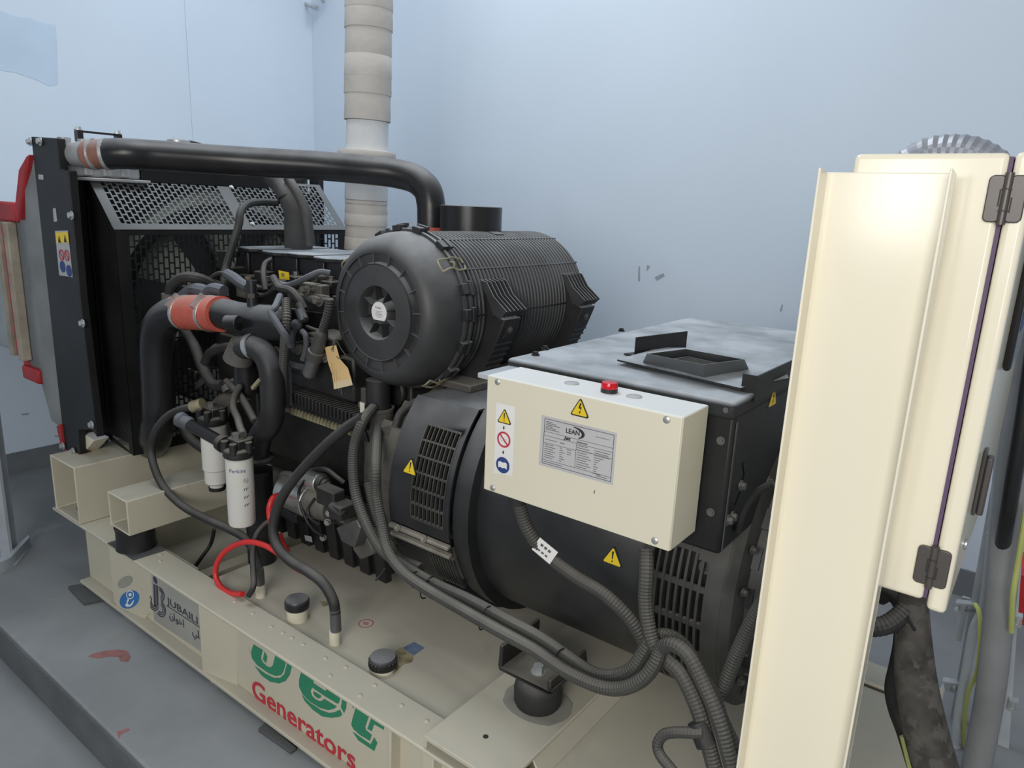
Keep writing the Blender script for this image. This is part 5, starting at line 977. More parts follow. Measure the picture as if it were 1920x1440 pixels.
m = MB().lathe(Vector((-2.1488,1.4,1.1038)), (1, 0, .25), [(.040, -.012), (.0445, -.012), (.0445, .012), (.040, .012)], 28); m.build('hose_clamp', 'zinc', cpp)
q = Vector((-2.3111,1.47,0.9676)); m = MB(); m.cyl(q + Vector((0, 0, -.07)), q + Vector((0, 0, .07)), .045); m.build('lower_stub', 'tubeblack', cpp)
MB().bar((-2.0594,1.36,1.0067), (-2.1046,1.36,0.969), .012, .012).build('tap', 'brass', cpp)
m = MB(); q = Vector((-2.187,1.42,0.6409)); m.cyl(q + Vector((.0, 0, -.36)), q, .05); m.build('lower_pipe', 'blackclean', cpp)
# fuel filters
def fuel_filter(top, r, h, step, lbl):
    top = Vector(top); t = thing('fuel_filter', lbl, 'filter', top - Vector((0, 0, h)), 'white fuel filters')
    if step: prof = [(.001, -h), (r * .55, -h), (r * .6, -h + .012), (r * .75, -h + .013), (r * .88, -h + .02), (r * .9, -h * .72), (r, -h * .70), (r, -.004), (r * .9, 0), (.001, 0)]
    else: prof = [(.001, -h), (r * .93, -h), (r, -h + .008), (r, -h * .82), (r * 1.005, -h * .815), (r * 1.005, -.004), (r * .9, 0), (.001, 0)]
    can = MB().lathe(top, (0, 0, 1), prof, 36).build('canister', 'filterwhite', t)
    hd = MB(); hd.lathe(top, (0, 0, 1), [(.001, .001), (r * .95, .001), (r * 1.15, .008), (r * 1.12, .030), (r * .9, .036), (.001, .036)], 20)
    hd.bx(top.x - r * .7, top.x + r * .8, top.y - r * .5, top.y + r * .7, top.z + .03, top.z + .065)
    for a in range(5):
        e = Vector((math.cos(a * 1.26 + .3), math.sin(a * 1.26 + .3), 0)); hd.cyl(top + e * r * .95 + Vector((0, 0, .02)), top + e * r * .95 + Vector((0, 0, .060)), .013, n=12)
    o = hd.build('head', 'engineblack', t, bevel=.003)
    hc = MB(); hc.hexbolt(top + Vector((-.005, 0, .065)), (0, 0, 1), .018, .014); hc.build('head_plug', 'greysteel', o)
    return t, top, can
t1, top1, c1 = fuel_filter((-2.3985,1.38,0.7744), .047, .245, True, 'white fuel filter with black drain at its foot, behind the other white filter')
t2, top2, c2 = fuel_filter((-2.0627,1.27,0.7574), .0440, .236, False, 'front white fuel filter with blue lettering and printed symbols')
m = MB(); m.cyl(top1 + Vector((0, 0, -.258)), top1 + Vector((0, 0, -.2455)), .03); m.build('drain_cap', 'blackclean', t1)
def wrap(s, a0, z, size, m_, parent, r=.0444, name='filter_lettering'):
    b = text(MB(), None, s, (0, 0, 0), (1, 0, 0), (0, 1, 0), size, m_, None, ext=.0002)
    b.v = [(top2.x + (r + p[2]) * math.sin(a0 + p[0] / r), top2.y - (r + p[2]) * math.cos(a0 + p[0] / r), top2.z + z + p[1]) for p in b.v]
    return b.build(name, m_, parent)
wrap('Perkins', .22, -.040, .0185, 'darkblue', c2)
m = MB()
def cw(a, z): return Vector((top2.x + .0446 * math.sin(a), top2.y - .0446 * math.cos(a), top2.z + z))
for k in range(4):
    z = -.070 - k * .028
    fr_ = frame2(cw(1.42, z), (math.cos(1.42), math.sin(1.42), 0), (0, 0, 1))
    if k == 0: annulus(m, fr_, 0, 0, .007, .008, .0003, 18); flat(m, fr_, [(-.005, .004), (-.004, .005), (.005, -.004), (.004, -.005)], .0004)
    else:
        for j in range(4): flat(m, fr_, [(-.008 + j * .004, -.006 + (j % 2) * .005), (-.006 + j * .004, -.006 + (j % 2) * .005), (-.005 + j * .004, .001 + (j % 2) * .004), (-.007 + j * .004, .002)], .0004)
m.build('printed_symbols', 'lines', c2)
# priming pump handle
p0, p1 = Vector((-2.1704,1.27,0.7859)), Vector((-2.3742,1.24,0.8297)); d = (p1 - p0); 
m = MB(); m.tube([p0, p0 + d * .3, p0 + d * .75], .021, 16, straight=True); ph = m.build('priming_pump', 'blackclean', t2)
m = MB().lathe(p0 + d * .72, d, [(.021, 0), (.026, .01), (.024, .03), (.022, .034), (.027, .04), (.027, .055), (.020, .064), (.001, .066)], 24); m.build('pump_knob', 'dustysleeve', ph)
MB().cyl(Vector((-2.164,1.27,0.7856)), Vector((-2.142,1.27,0.7813)), .030).build('pump_collar', 'engineblack', t2)
# fuel hoses
ho = lambda nm, lbl, pts, r, m_='rubber', corr=0: tag(MB().tube(pts, r, 12, 8, corr).build(nm, m_), lbl, 'hose')
f1 = thing('fuel_hose', 'black fuel hose looping left from rear filter head down behind the skid rail', 'hose', (-2.6088,1.26,0.6598))
MB().tube([(-2.4587,1.36,0.8336),(-2.5065,1.33,0.8216),(-2.5696,1.3,0.7856),(-2.6107,1.27,0.7246),(-2.6337,1.26,0.6538),(-2.607,1.25,0.5947),(-2.5462,1.25,0.5254),(-2.4415,1.26,0.4778),(-2.2977,1.27,0.4655),(-2.1785,1.29,0.455),(-2.1075,1.31,0.4302),(-2.0225,1.29,0.3999),(-1.9768,1.27,0.3644)], .0145, 12).build('hose', 'rubber', f1)
m = MB(); m.cyl((-2.4766,1.345,0.8309), (-2.4368,1.365,0.8473), .022); m.build('hose_union', 'brass', f1)
m = MB(); m.cyl((-1.9786,1.27,0.3816), (-1.9744,1.27,0.3116), .0165); m.build('ferrule', 'greysteel', f1)
f2_ = thing('fuel_hose', 'long black fuel hose running from the drain cup down to the tank stub', 'hose', (-1.5861,1.27,0.3168))
MB().tube([(-1.6462,1.44,0.9485),(-1.711,1.42,0.8987),(-1.7807,1.38,0.821),(-1.869,1.34,0.709),(-1.9086,1.31,0.6231),(-1.9168,1.29,0.5423),(-1.8825,1.28,0.4906),(-1.799,1.27,0.4722),(-1.6914,1.26,0.4759),(-1.6225,1.26,0.4615),(-1.581,1.26,0.4235),(-1.5697,1.26,0.3831)], .0165, 14).build('hose', 'rubber', f2_)
m = MB(); m.cyl((-1.5718,1.26,0.3966), (-1.5686,1.26,0.3254), .0165); m.build('ferrule', 'greysteel', f2_)
f3 = tag(MB().tube([(-2.3915,1.4,0.5285),(-2.4682,1.42,0.5674),(-2.5464,1.44,0.6083),(-2.6869,1.45,0.6282),(-2.823,1.46,0.6756)], .020, 12).build('drain_hose', 'rubber'), 'dark hose slanting behind the white fuel filters', 'hose')
f4 = tag(MB().tube([(-2.2765,1.42,0.9323),(-2.249,1.38,0.9055),(-2.2101,1.35,0.8803),(-2.1385,1.32,0.8633),(-2.0958,1.3,0.8488),(-2.0473,1.28,0.8364)], .0125, 12).build('fuel_hose', 'conduit'), 'short grey hose bending down to front fuel filter head', 'hose')
f5 = tag(MB().tube([(-2.3941,1.44,0.9275),(-2.2952,1.42,0.909),(-2.2103,1.4,0.8801),(-2.1317,1.38,0.8424)], .0135, 12).build('fuel_hose', 'conduit'), 'straight grey hose running down behind the S-bent coolant pipe', 'hose')
f6 = tag(MB().tube([(-2.8218,1.52,1.0507),(-2.7111,1.5,1.0031),(-2.6256,1.48,0.933),(-2.5207,1.46,0.8908),(-2.4134,1.44,0.9097)], .021, 12).build('engine_hose', 'rubber'), 'black hose descending under the red silicone hose', 'hose')
f7 = tag(MB().tube([(-2.5686,1.46,0.9668),(-2.5266,1.46,1.011),(-2.4331,1.46,1.0458),(-2.2952,1.45,1.0718)], .0185, 12).build('engine_hose', 'rubber'), 'black hose arching left from the coolant pipe clamp', 'hose')
f8 = tag(MB().tube([(-2.4428,1.47,1.1157),(-2.3567,1.47,1.1115),(-2.2577,1.47,1.1039)], .014, 12).build('engine_hose', 'rubber'), 'straight black hose under the inlet manifold above coolant pipe', 'hose')
for pts in ([(-2.932,1.58,0.8663),(-2.856,1.58,0.8605),(-2.956,1.58,0.7427),(-3.0066,1.58,0.7622)], [(-2.9344,1.58,0.7756),(-2.7988,1.58,0.8519),(-2.7758,1.58,0.8375),(-2.9387,1.58,0.7413)]):
    MB().prism(pts, (0, .01, 0)).build('alternator_bracket', 'castgrey', en, bevel=.002)
m = MB().lathe((-2.5319,1.55,0.7527), (1, 0, 0), [(.001, -.07), (.07, -.07), (.075, -.05), (.075, .05), (.07, .07), (.001, .07)], 28); m.build('charging_alternator', 'engineblack', en)
m = MB(); m.cyl((-2.4137,1.45,0.8914), (-2.3582,1.45,0.9262), .02); m.cyl((-2.3848,1.44,0.9149), (-2.3725,1.44,0.8969), .026); m.build('pipe_union', 'castgrey', en)
# starter motor
stt = thing('starter_motor', 'silver and black starter motor low on the engine by the thick cables', 'starter motor', (-1.8786,1.45,0.5582))
a, b_ = Vector((-2.09,1.47,0.5749)), Vector((-1.9384,1.47,0.5737)); d = (b_ - a).normalized()
MB().cyl(a, b_, .062, n=32).build('motor_body', 'silver', stt, bevel=.004)
m = MB(); m.cyl(b_, b_ + d * .10, .058, .045, n=24); m.build('drive_housing', 'castgrey', stt, bevel=.004)
a2, b2 = Vector((-1.9808,1.46,0.6582)), Vector((-1.8822,1.46,0.6595)); d2 = (b2 - a2).normalized()
MB().cyl(a2, b2, .034, n=28).build('solenoid', 'silver', stt, bevel=.003)
MB().lathe(b2, d2, [(.030, 0), (.028, .02), (.022, .022), (.020, .035), (.015, .036), (.012, .05), (.001, .052)], 24).build('solenoid_plunger', 'rubber', stt)
m = MB(); q = Vector((-1.7825,1.42,0.6537)); m.ob(q, (.09, .06, .05), d); m.ob(q + Vector((.06, 0, -.03)), (.06, .05, .07), d); m.cyl(q + Vector((.03, -.02, -.02)), q + Vector((.09, -.02, -.035)), .022, .016); m.build('terminal_cover', 'rubber', stt, bevel=.006)
for px in [(-1.7924,1.42,0.5903),(-1.8017,1.42,0.5549),(-1.7306,1.42,0.5903),(-1.8258,1.42,0.491)]:
    b = MB(); b.hexbolt(px, (.6, -.7, .2), .008, .012); b.build('terminal_nut', 'greysteel', stt)
m = MB(); m.ob((-2.0582,1.46,0.5006), (.13, .035, .05), d); m.build('mount_flange', 'blackclean', stt, bevel=.004)
m = MB(); q = Vector((-2.0384,1.45,0.6215)); m.tube([(-2.1062,1.46,0.6001),(-2.0981,1.46,0.6329),(-2.0509,1.46,0.6455),(-2.0302,1.46,0.6309)], .012); m.build('end_cable_eye', 'greysteel', stt)
hose('motor_lead', [(-1.929,1.43,0.667),(-1.953,1.42,0.6146),(-1.9132,1.41,0.551),(-1.8715,1.41,0.515),(-1.8156,1.41,0.5037)], .005, 'blackclean', stt)
hose('motor_lead', [(-1.8795,1.43,0.6131),(-1.8958,1.415,0.5742),(-1.8788,1.41,0.5479),(-1.8284,1.41,0.5384)], .005, 'blackclean', stt)
MB().tube([(-1.9517,1.47,0.6848),(-1.8579,1.46,0.7159),(-1.7978,1.46,0.7034),(-1.7751,1.47,0.6879)], .008).build('motor_lead', 'rubber', stt)
MB().prism([(-1.7583,1.42,0.5475),(-1.6575,1.42,0.6073),(-1.6375,1.42,0.5859),(-1.6693,1.42,0.5046),(-1.7324,1.42,0.5082)], (0, .04, 0)).build('shield', 'greysteel', stt, bevel=.003)

# ---------------------------------------------------------------- big pipes
bp = thing('charge_air_duct', 'long black charge-air pipe from radiator top bending down behind air cleaner', 'pipe', (-2.5423,1.7,1.7127))
MB().tube([(-2.8368,1.29,1.7236),(-2.8048,1.315,1.7272),(-2.7781,1.35,1.7279),(-2.7418,1.43,1.7283),(-2.5857,1.66,1.7256),(-2.3607,1.86,1.7218),(-2.1802,1.97,1.7118),(-2.1007,2.02,1.7035),(-2.033,2.05,1.6862),(-1.9801,2.06,1.6483),(-1.9596,2.06,1.5977),(-1.9559,2.06,1.5544),(-1.9549,2.06,1.5067)], .0545, 28, 10).build('pipe', 'tubeblack', bp)
rh = MB().tube([(-2.9066,1.25,1.7191),(-2.8714,1.27,1.7223),(-2.8368,1.29,1.7236)], .052, 24).build('red_hose', 'dustyhose', bp)
for c0 in ((-2.8914,1.262,1.7209), (-2.8445,1.286,1.7234)):
    c0 = Vector(c0); d = (Vector((-2.8033,1.32,1.7276)) - Vector((-2.8701,1.26,1.7196))).normalized()
    MB().lathe(c0, d, [(.054, -.008), (.056, -.008), (.056, .008), (.054, .008)], 28).build('hose_clamp', 'zinc', bp)
MB().tube([(-3.1446,1.24,1.72),(-3.042,1.24,1.7193),(-2.9011,1.255,1.7195)], .05, 20, radii=[.025, .040, .050]).build('tank_outlet', 'alu', bp)
m = MB(); c0 = Vector((-1.9547,2.06,1.4987)); m.cyl(c0 + Vector((0, 0, -.1)), c0 + Vector((0, 0, .012)), .060); m.build('red_hose', 'redhose', bp)
bolt = MB(); bolt.hexbolt((-3.0147,1.21,1.7111), (0, -1, 0), .016, .012); bolt.build('outlet_bolt', 'alu', bp)
rhs = tag(MB().tube([(-2.6935,1.88,1.6821),(-2.6159,1.87,1.6443),(-2.5411,1.86,1.5886),(-2.5087,1.86,1.5372),(-2.5047,1.86,1.474),(-2.5348,1.88,1.4033)], .052, 20, radii=[.043, .044, .05, .055, .057, .057]).build('radiator_hose', 'dustyrubber'), 'thick dusty grey radiator hose hanging before the right side of guard', 'hose')
rh2 = tag(MB().tube([(-2.5512,1.85,1.6714),(-2.4847,1.84,1.6205),(-2.4266,1.83,1.5603),(-2.4028,1.83,1.4895),(-2.4053,1.84,1.4166)], .019, 12).build('vent_hose', 'dustyrubber'), 'thin dusty hose alongside the thick radiator hose', 'hose')
MB().lathe((-2.5514,1.86,1.5946), (.45, 0, -1), [(.051, -.004), (.053, -.004), (.053, .004), (.051, .004)], 24).build('cable_tie', 'blackclean', rhs)
# lagged exhaust
ex = thing('exhaust_pipe', 'vertical exhaust pipe wrapped in off-white bandage rising behind the engine', 'exhaust pipe', (-2.52, 2.25, .75))
ex0, ex1 = Vector((-2.5976,2.3,1.4458)), Vector((-2.5682,2.3,2.4315)); ax = (ex1 - ex0).normalized(); bot = ex0 - ax * .55
L_ = 2.6; prof = []
h = 0; hs = ((-2.5795,2.3,1.8791)[2] - bot.z); hw0 = ((-2.5812,2.3,1.6722)[2] - bot.z); hr = ((-2.58,2.3,1.8131)[2] - bot.z)
random.seed(8)
def wrapseg(h0, h1, r0, m_, nm, st=.06):
    prof = []; h = h0
    while h < h1 - 1e-4:
        k = min(h + st * random.uniform(.7, 1.3), h1); g = random.uniform(-.002, .002); prof += [(r0 + g + .0012, h), (r0 + g + .0022, h + .003), (r0 + g, k - .001)]; h = k
    return MB().lathe(bot, ax, prof, 40).build(nm, m_, ex)
wrapseg(0, hw0 - .07, .094, 'wrap', 'bandage'); wrapseg(hw0 - .07, hr - .02, .095, 'wrapwhite', 'bandage', .09); wrapseg(hr - .02, hr + .13, .094, 'wrapwhite', 'bandage', .2); wrapseg(hr + .13, L_, .100, 'wrap', 'bandage', .085)
m = MB().lathe(bot + ax * (hr - .008), ax, [(.09, -.014), (.128, -.012), (.130, .0), (.127, .010), (.09, .014)], 40); m.build('flange_wrap', 'wrap', ex)

# ---------------------------------------------------------------- cables along the alternator
def cable(nm, lbl, pts, r, corr=.03, m_='conduit', group=None, pitch=.0075):
    return tag(MB().tube(pts, r, 12, 8, corr, pitch).build(nm, m_, ang=12 if corr else 35), lbl, 'cable', group)
c1 = thing('flexible_conduit', 'ribbed grey conduit with white tag hanging from the junction box', 'conduit', (-0.6039,1.36,0.6261))
MB().tube([(-0.9222,1.27,0.953),(-0.9149,1.28,0.9118),(-0.9009,1.29,0.8653),(-0.8621,1.31,0.809),(-0.7835,1.32,0.7737),(-0.7087,1.33,0.7512),(-0.6533,1.34,0.7172),(-0.6167,1.35,0.6735),(-0.5984,1.36,0.6245)], .0155, 14, 8, .035, .0075).build('conduit', 'conduit', c1, ang=12)
t0, t1_ = Vector((-0.8695,1.292,0.8339)), Vector((-0.8219,1.3,0.809)); d = (t1_ - t0).normalized(); n_ = Vector((0, -1, .2))
tgm = MB(); tgm.ob((t0 + t1_) / 2 + Vector((-.005, 0, 0)), ((t1_ - t0).length, .038, .001), d, n_.cross(d)); wt = tgm.build('cable_tag', 'whiteprint', c1)
m = MB(); q = (t0 + t1_) / 2
fr = frame2(q + Vector((-.005, -.0012, 0)), d, n_.cross(d))
for k in range(3): flat(m, fr, [(-.016 + k * .011, -.010), (-.009 + k * .011, -.010), (-.009 + k * .011, -.006), (-.016 + k * .011, -.006)], .0006, -.0022); flat(m, fr, [(-.016 + k * .011, .004), (-.009 + k * .011, .004), (-.009 + k * .011, .010), (-.016 + k * .011, .010)], .0006, -.0022)
m.build('tag_print', 'lines', wt)
m = MB(); m.cyl((-0.9223,1.265,0.9677), (-0.9163,1.272,0.9314), .020); m.build('gland', 'rubber', c1)
cable('power_cable', 'thick grey cable dropping from behind the junction box beside slotted vents', [(-0.6253,1.36,0.8775),(-0.6108,1.34,0.8325),(-0.6034,1.33,0.7813),(-0.5885,1.32,0.7331),(-0.5641,1.31,0.6922),(-0.5274,1.3,0.6747),(-0.4912,1.29,0.6658),(-0.4531,1.28,0.6286),(-0.4233,1.27,0.5863),(-0.3775,1.26,0.4903)], .0165, .03)
ca = cable('power_cable', 'lower of the paired grey cables sagging along the alternator foot', [(-1.6775,1.53,0.8906),(-1.5729,1.43,0.8643),(-1.5051,1.366,0.8338),(-1.4921,1.356,0.7565),(-1.4586,1.346,0.677),(-1.4102,1.326,0.6156),(-1.3343,1.316,0.5793),(-1.237,1.306,0.5703),(-1.1111,1.296,0.5679),(-0.9771,1.286,0.566),(-0.8543,1.276,0.5678),(-0.7552,1.266,0.5607),(-0.6641,1.256,0.5706),(-0.6053,1.256,0.5924),(-0.5603,1.256,0.6351),(-0.5384,1.266,0.6786),(-0.532,1.276,0.7132),(-0.5034,1.266,0.7397),(-0.466,1.256,0.738),(-0.4256,1.246,0.6988),(-0.3928,1.236,0.6601),(-0.3641,1.226,0.6147),(-0.3313,1.216,0.5485)], .0155)
cb = cable('power_cable', 'upper of the paired grey cables running under alternator to the panel', [(-1.6863,1.52,0.9536),(-1.6463,1.44,0.9347),(-1.6614,1.42,0.8576),(-1.6584,1.41,0.7817),(-1.633,1.4,0.7026),(-1.5733,1.39,0.6257),(-1.4979,1.38,0.574),(-1.3892,1.37,0.5598),(-1.2668,1.37,0.5483),(-1.1286,1.36,0.5561),(-1.001,1.35,0.5562),(-0.8831,1.34,0.557),(-0.7965,1.33,0.5511),(-0.7146,1.32,0.5447),(-0.6589,1.32,0.5624),(-0.6145,1.32,0.6026),(-0.5968,1.33,0.6435),(-0.5798,1.34,0.6862),(-0.542,1.34,0.7051),(-0.497,1.32,0.7062),(-0.4553,1.3,0.6772),(-0.4184,1.29,0.6527),(-0.3941,1.28,0.6143),(-0.3575,1.27,0.5712),(-0.321,1.26,0.5236)], .0165)
for k, pq in enumerate(([(-1.3123,1.33,0.5799),(-1.3006,1.325,0.5497)], [(-1.267,1.35,0.5733),(-1.2616,1.345,0.5425)], [(-1.0448,1.33,0.5758),(-1.0428,1.31,0.5329)], [(-0.7999,1.31,0.5687),(-0.7965,1.285,0.5399)], [(-1.2642,1.33,0.5678),(-1.26,1.32,0.534)])):
    a, b_ = Vector(pq[0]), Vector(pq[1]); c_ = (a + b_) / 2; d = Vector((.8, .05, -.5)).normalized()
    m = MB().tube([c_ + (a - c_) * 1.05 + Vector((0, .015, 0)), a + Vector((0, -.006, .002)), c_ + Vector((0, -.018, 0)), b_ + Vector((0, -.008, -.002)), b_ + Vector((.002, .004, -.006))], .0022, 6, 5); m.build('cable_tie', 'blackclean', ca)
m = MB(); t0, t1_ = Vector((-0.4317,1.262,0.5893)), Vector((-0.4071,1.256,0.5556)); m.cyl(t0, t1_, .0205); m.cyl(t0 - (t1_ - t0) * .12, t0, .0195); m.build('tee_joint', 'rubber', ca)
cable('branch_cable', 'thin grey branch cable looping left from tee joint at bottom', [(-0.4148,1.25,0.5856),(-0.4325,1.245,0.5793),(-0.4661,1.24,0.5657),(-0.4928,1.24,0.5449),(-0.5013,1.235,0.52),(-0.491,1.23,0.5028),(-0.465,1.22,0.4956),(-0.42,1.2,0.4884)], .0115, .02)
cable('flexible_conduit', 'ribbed grey conduit rising behind the post at the alternator end', [(-0.3401,1.3,0.9023),(-0.3656,1.31,0.83),(-0.389,1.32,0.743),(-0.4047,1.32,0.6674),(-0.4148,1.31,0.6302),(-0.4057,1.3,0.5961),(-0.3768,1.29,0.5475),(-0.34,1.28,0.4855)], .0145, .05)
cable('thin_cable', 'thin black cable curving over the end cover of the alternator', [(-0.4494,1.42,0.9564),(-0.4401,1.4,0.9975),(-0.4251,1.39,1.0405),(-0.4042,1.38,1.0748),(-0.3805,1.38,1.096)], .007, 0, 'rubber')
cable('engine_cable', 'black cable arching from the air cleaner drain across the flywheel housing', [(-1.5626,1.5,0.9227),(-1.56,1.52,0.9622),(-1.537,1.55,0.9919),(-1.5052,1.6,1.0095),(-1.4694,1.66,1.0105)], .014, 0, 'rubber')
cable('engine_cable', 'grey ribbed cable descending behind paired cables at the starter', [(-1.6461,1.46,0.7261),(-1.6105,1.45,0.6575),(-1.5557,1.44,0.5868),(-1.4688,1.43,0.5382),(-1.3681,1.42,0.5422)], .015, .04)
# battery leads
rl = thing('battery_lead', 'red battery lead looping over the skid beside the fuel hoses', 'cable', (-2.049,1.22,0.2886))
MB().tube([(-1.8112,1.32,0.4101),(-1.8421,1.3,0.4339),(-1.8842,1.29,0.4576),(-1.9417,1.27,0.4801),(-2.0116,1.25,0.4758),(-2.0837,1.23,0.4355),(-2.1291,1.215,0.3819),(-2.1371,1.205,0.3326),(-2.1058,1.2,0.2998),(-2.0419,1.2,0.296),(-1.9682,1.2,0.3203)], .0095, 12).build('lead', 'redcable', rl)
MB().tube([(-2.0315,1.4,0.5923),(-2.0139,1.36,0.5979),(-2.008,1.34,0.5707),(-1.9922,1.33,0.5436),(-1.9847,1.33,0.5185)], .0105, 12).build('lead', 'redcable', rl)
MB().tube([(-1.941,1.33,0.5012),(-1.925,1.33,0.4714),(-1.8971,1.33,0.4476)], .009, 12).build('lead', 'redcable', rl)
bl_ = tag(MB().tube([(-2.0252,1.36,0.5135),(-2.0284,1.33,0.5028),(-2.0166,1.29,0.4811),(-1.9927,1.26,0.4414),(-1.9481,1.23,0.3911),(-1.9201,1.21,0.3615),(-1.9344,1.2,0.3275)], .0095, 12).build('battery_lead', 'rubber'), 'black battery lead hanging down beside the red loop', 'cable')
wh = thing('cable_bunch', 'bunch of bare white wire ends beside the drain cup', 'wires', (-1.6893,1.48,0.938))
for k in range(5):
    q = Vector((-1.7014,1.48,0.9778)) + Vector((k * .004, 0, 0)); MB().tube([q, q + Vector((.006 - k * .001, -.003, -.05))], .0028, 6).build('wire', 'wirewhite', wh)
tw = tag(MB().tube([(-1.6104,1.5,0.4215),(-1.6252,1.49,0.3929),(-1.635,1.48,0.3778)], .004, 8).build('wire_end', 'rubber'), 'short black wire end sticking out below the engine sump', 'wire')
th = tag(MB().tube([(-2.6472,1.5,0.2322),(-2.6841,1.5,0.1514),(-2.673,1.45,0.1123),(-2.6738,1.42,0.082)], .008, 8).build('drain_hose', 'rubber'), 'thin dark hose hanging in the gap beside the tank', 'hose')

# ---------------------------------------------------------------- control cabinet on its post
cc = thing('control_cabinet', 'tall cream control cabinet with black hinges at the right edge', 'cabinet', (-.17, 1.6, 1.033))
CX0, CXS, CX1, CY0, CY1, CZ0, CZ1 = -.279, -.0815, -.052, 1.20, 1.98, 1.033, 1.698
MB().bx(CX0, CXS - .003, CY0, CY1, CZ0, CZ1).build('cabinet_body', 'creamglosslit', cc, bevel=.008, seg=3)
MB().bx(CXS - .004, CXS + .0015, CY0 + .004, CY1 - .004, CZ0 + .005, CZ1 - .005).build('door_gasket', 'gasket', cc)
dr = MB().bx(CXS + .0025, CX1, CY0 - .001, CY1, CZ0 - .012, CZ1 + .001).build('door', 'creamglosslit', cc, bevel=.008, seg=3)
for z in ((-0.0818,1.198,1.6379)[2], (-0.074,1.198,1.0943)[2]):
    xh = CXS + .001
    def rr_(x0, x1, r=.007):
        pts = []
        for cx, cz, a in ((x1 - r, .024, 0), (x0 + r, .024, PI / 2), (x0 + r, -.024, PI), (x1 - r, -.024, PI * 1.5)):
            for k in range(5): q = a + PI / 2 * k / 4; pts.append((cx + r * math.cos(q), CY0, z + cz + r * math.sin(q)))
        return pts
    h_ = MB().prism(rr_(xh - .0225, xh - .002), (0, -.006, 0)).build('hinge', 'hinge', cc, bevel=.0015)
    MB().prism(rr_(xh + .002, xh + .0225), (0, -.006, 0)).build('hinge_leaf', 'hinge', h_, bevel=.0015)
    m = MB().cyl((xh, CY0 - .005, z - .034), (xh, CY0 - .005, z + .034), .0055, n=16); m.build('hinge_pin', 'hinge', h_)
    m = MB(); m.bx(xh - .008, xh - .006, CY0 - .0065, CY0 - .005, z - .010, z + .012); m.bx(xh + .006, xh + .008, CY0 - .0065, CY0 - .005, z - .018, z + .002); m.build('hinge_slot', 'blackprint', h_)
    m = MB(); m.bx(xh - .006, xh + .006, CY0 - .0108, CY0 - .0100, z + .012, z + .0135); m.bx(xh - .006, xh + .006, CY0 - .0108, CY0 - .0100, z - .0165, z - .015); m.build('knuckle_gap', 'blackprint', h_)
dc = MB().bx(CX1 + .0005, CX1 + .012, 1.36, 1.60, 1.38, 1.60).build('controller', 'blackclean', dr, bevel=.006)
MB().bx(CX1 + .0125, CX1 + .013, 1.40, 1.56, 1.44, 1.57).build('display', 'darkblue', dc)
for y, z in ((1.36, 1.19),):
    m = MB(); m.bx(CX1 + .0005, CX1 + .006, y - .02, y + .02, z - .05, z + .06); m.bx(CX1 + .006, CX1 + .016, y - .012, y + .012, z - .05, z + .05); m.build('door_handle', 'hinge', dr, bevel=.003)
m = MB().lathe((CX1 + .001, 1.34, 1.09), (1, 0, 0), [(.010, 0), (.010, .003), (.001, .004)], 20); m.build('door_knob', 'silver', dr)
# post: a U channel, open towards the room
po = thing('cabinet_post', 'tall glossy cream channel post carrying the control cabinet, front right', 'post', (-.22, 1.13, .295))
px0, px1, pt = -.304, -.137, 1.672
m = MB(); m.bx(px0, px1, 1.148, 1.153, .2955, pt - .004)
m.build('web', 'creamglosslit', po, bevel=.0015)
m = MB(); m.prism([(px0, 1.112, .2955), (px0, 1.1475, .2955), (px0, 1.1475, pt - .004), (px0, 1.112, pt)], (.004, 0, 0)); m.build('flange', 'creamglosslit', po, bevel=.0015)
m = MB(); m.prism([(px1, 1.112, .2955), (px1, 1.1475, .2955), (px1, 1.1475, pt - .004), (px1, 1.112, pt)], (-.004, 0, 0)); m.build('flange', 'creamglosslit', po, bevel=.0015)
m = MB(); m.bx(px0 + .02, px1 - .02, 1.1535, 1.199, 1.10, 1.13); m.bx(px0 + .02, px1 - .02, 1.1535, 1.199, 1.60, 1.63); m.build('spacer', 'creamglosslit', po)
m = MB(); m.bx(px0 - .03, px1 + .03, 1.105, 1.21, .2955, .303); m.build('foot_plate', 'creamglosslit', po)
fx = tag(MB().tube([(-0.3682,2.05,1.5845),(-0.3703,2.05,1.6624),(-0.3547,2.05,1.7238),(-0.3155,2.05,1.755),(-0.2663,2.05,1.7632),(-0.2194,2.05,1.7557),(-0.1745,2.05,1.7272),(-0.1395,2.05,1.6744),(-0.119,2.05,1.5974)], .046, 28, 10, .032, .017).build('flexible_duct', 'flexmetal', ang=12), 'silver corrugated flexible duct arching behind top of the control cabinet', 'duct')
# cables under the cabinet
cg = tag(MB().tube([(-0.1225,1.52,0.9539),(-0.122,1.5,0.8934),(-0.1328,1.48,0.8634),(-0.1515,1.46,0.8418),(-0.1718,1.45,0.8311),(-0.2069,1.44,0.8188)], .0185, 14, 8, .035, .008).build('flexible_conduit', 'rubber', ang=12), 'black ribbed conduit elbow under the control cabinet', 'conduit')
ck = tag(MB().tube([(-0.1921,1.62,0.8134),(-0.1727,1.61,0.8355),(-0.1482,1.6,0.8206),(-0.1399,1.6,0.7799),(-0.1345,1.6,0.7314),(-0.1347,1.6,0.6796),(-0.135,1.6,0.627),(-0.1216,1.6,0.5805),(-0.0941,1.59,0.5341),(-0.051,1.58,0.4441)], .0165, 14).build('panel_cable', 'rubber'), 'smooth black cable hanging below the cabinet behind the dirty sleeve', 'cable')
cd_ = thing('cable_sleeve', 'thick dirty dark cable sleeve rising to the cabinet bottom at right', 'cable sleeve', (-0.0318,1.48,0.5643))
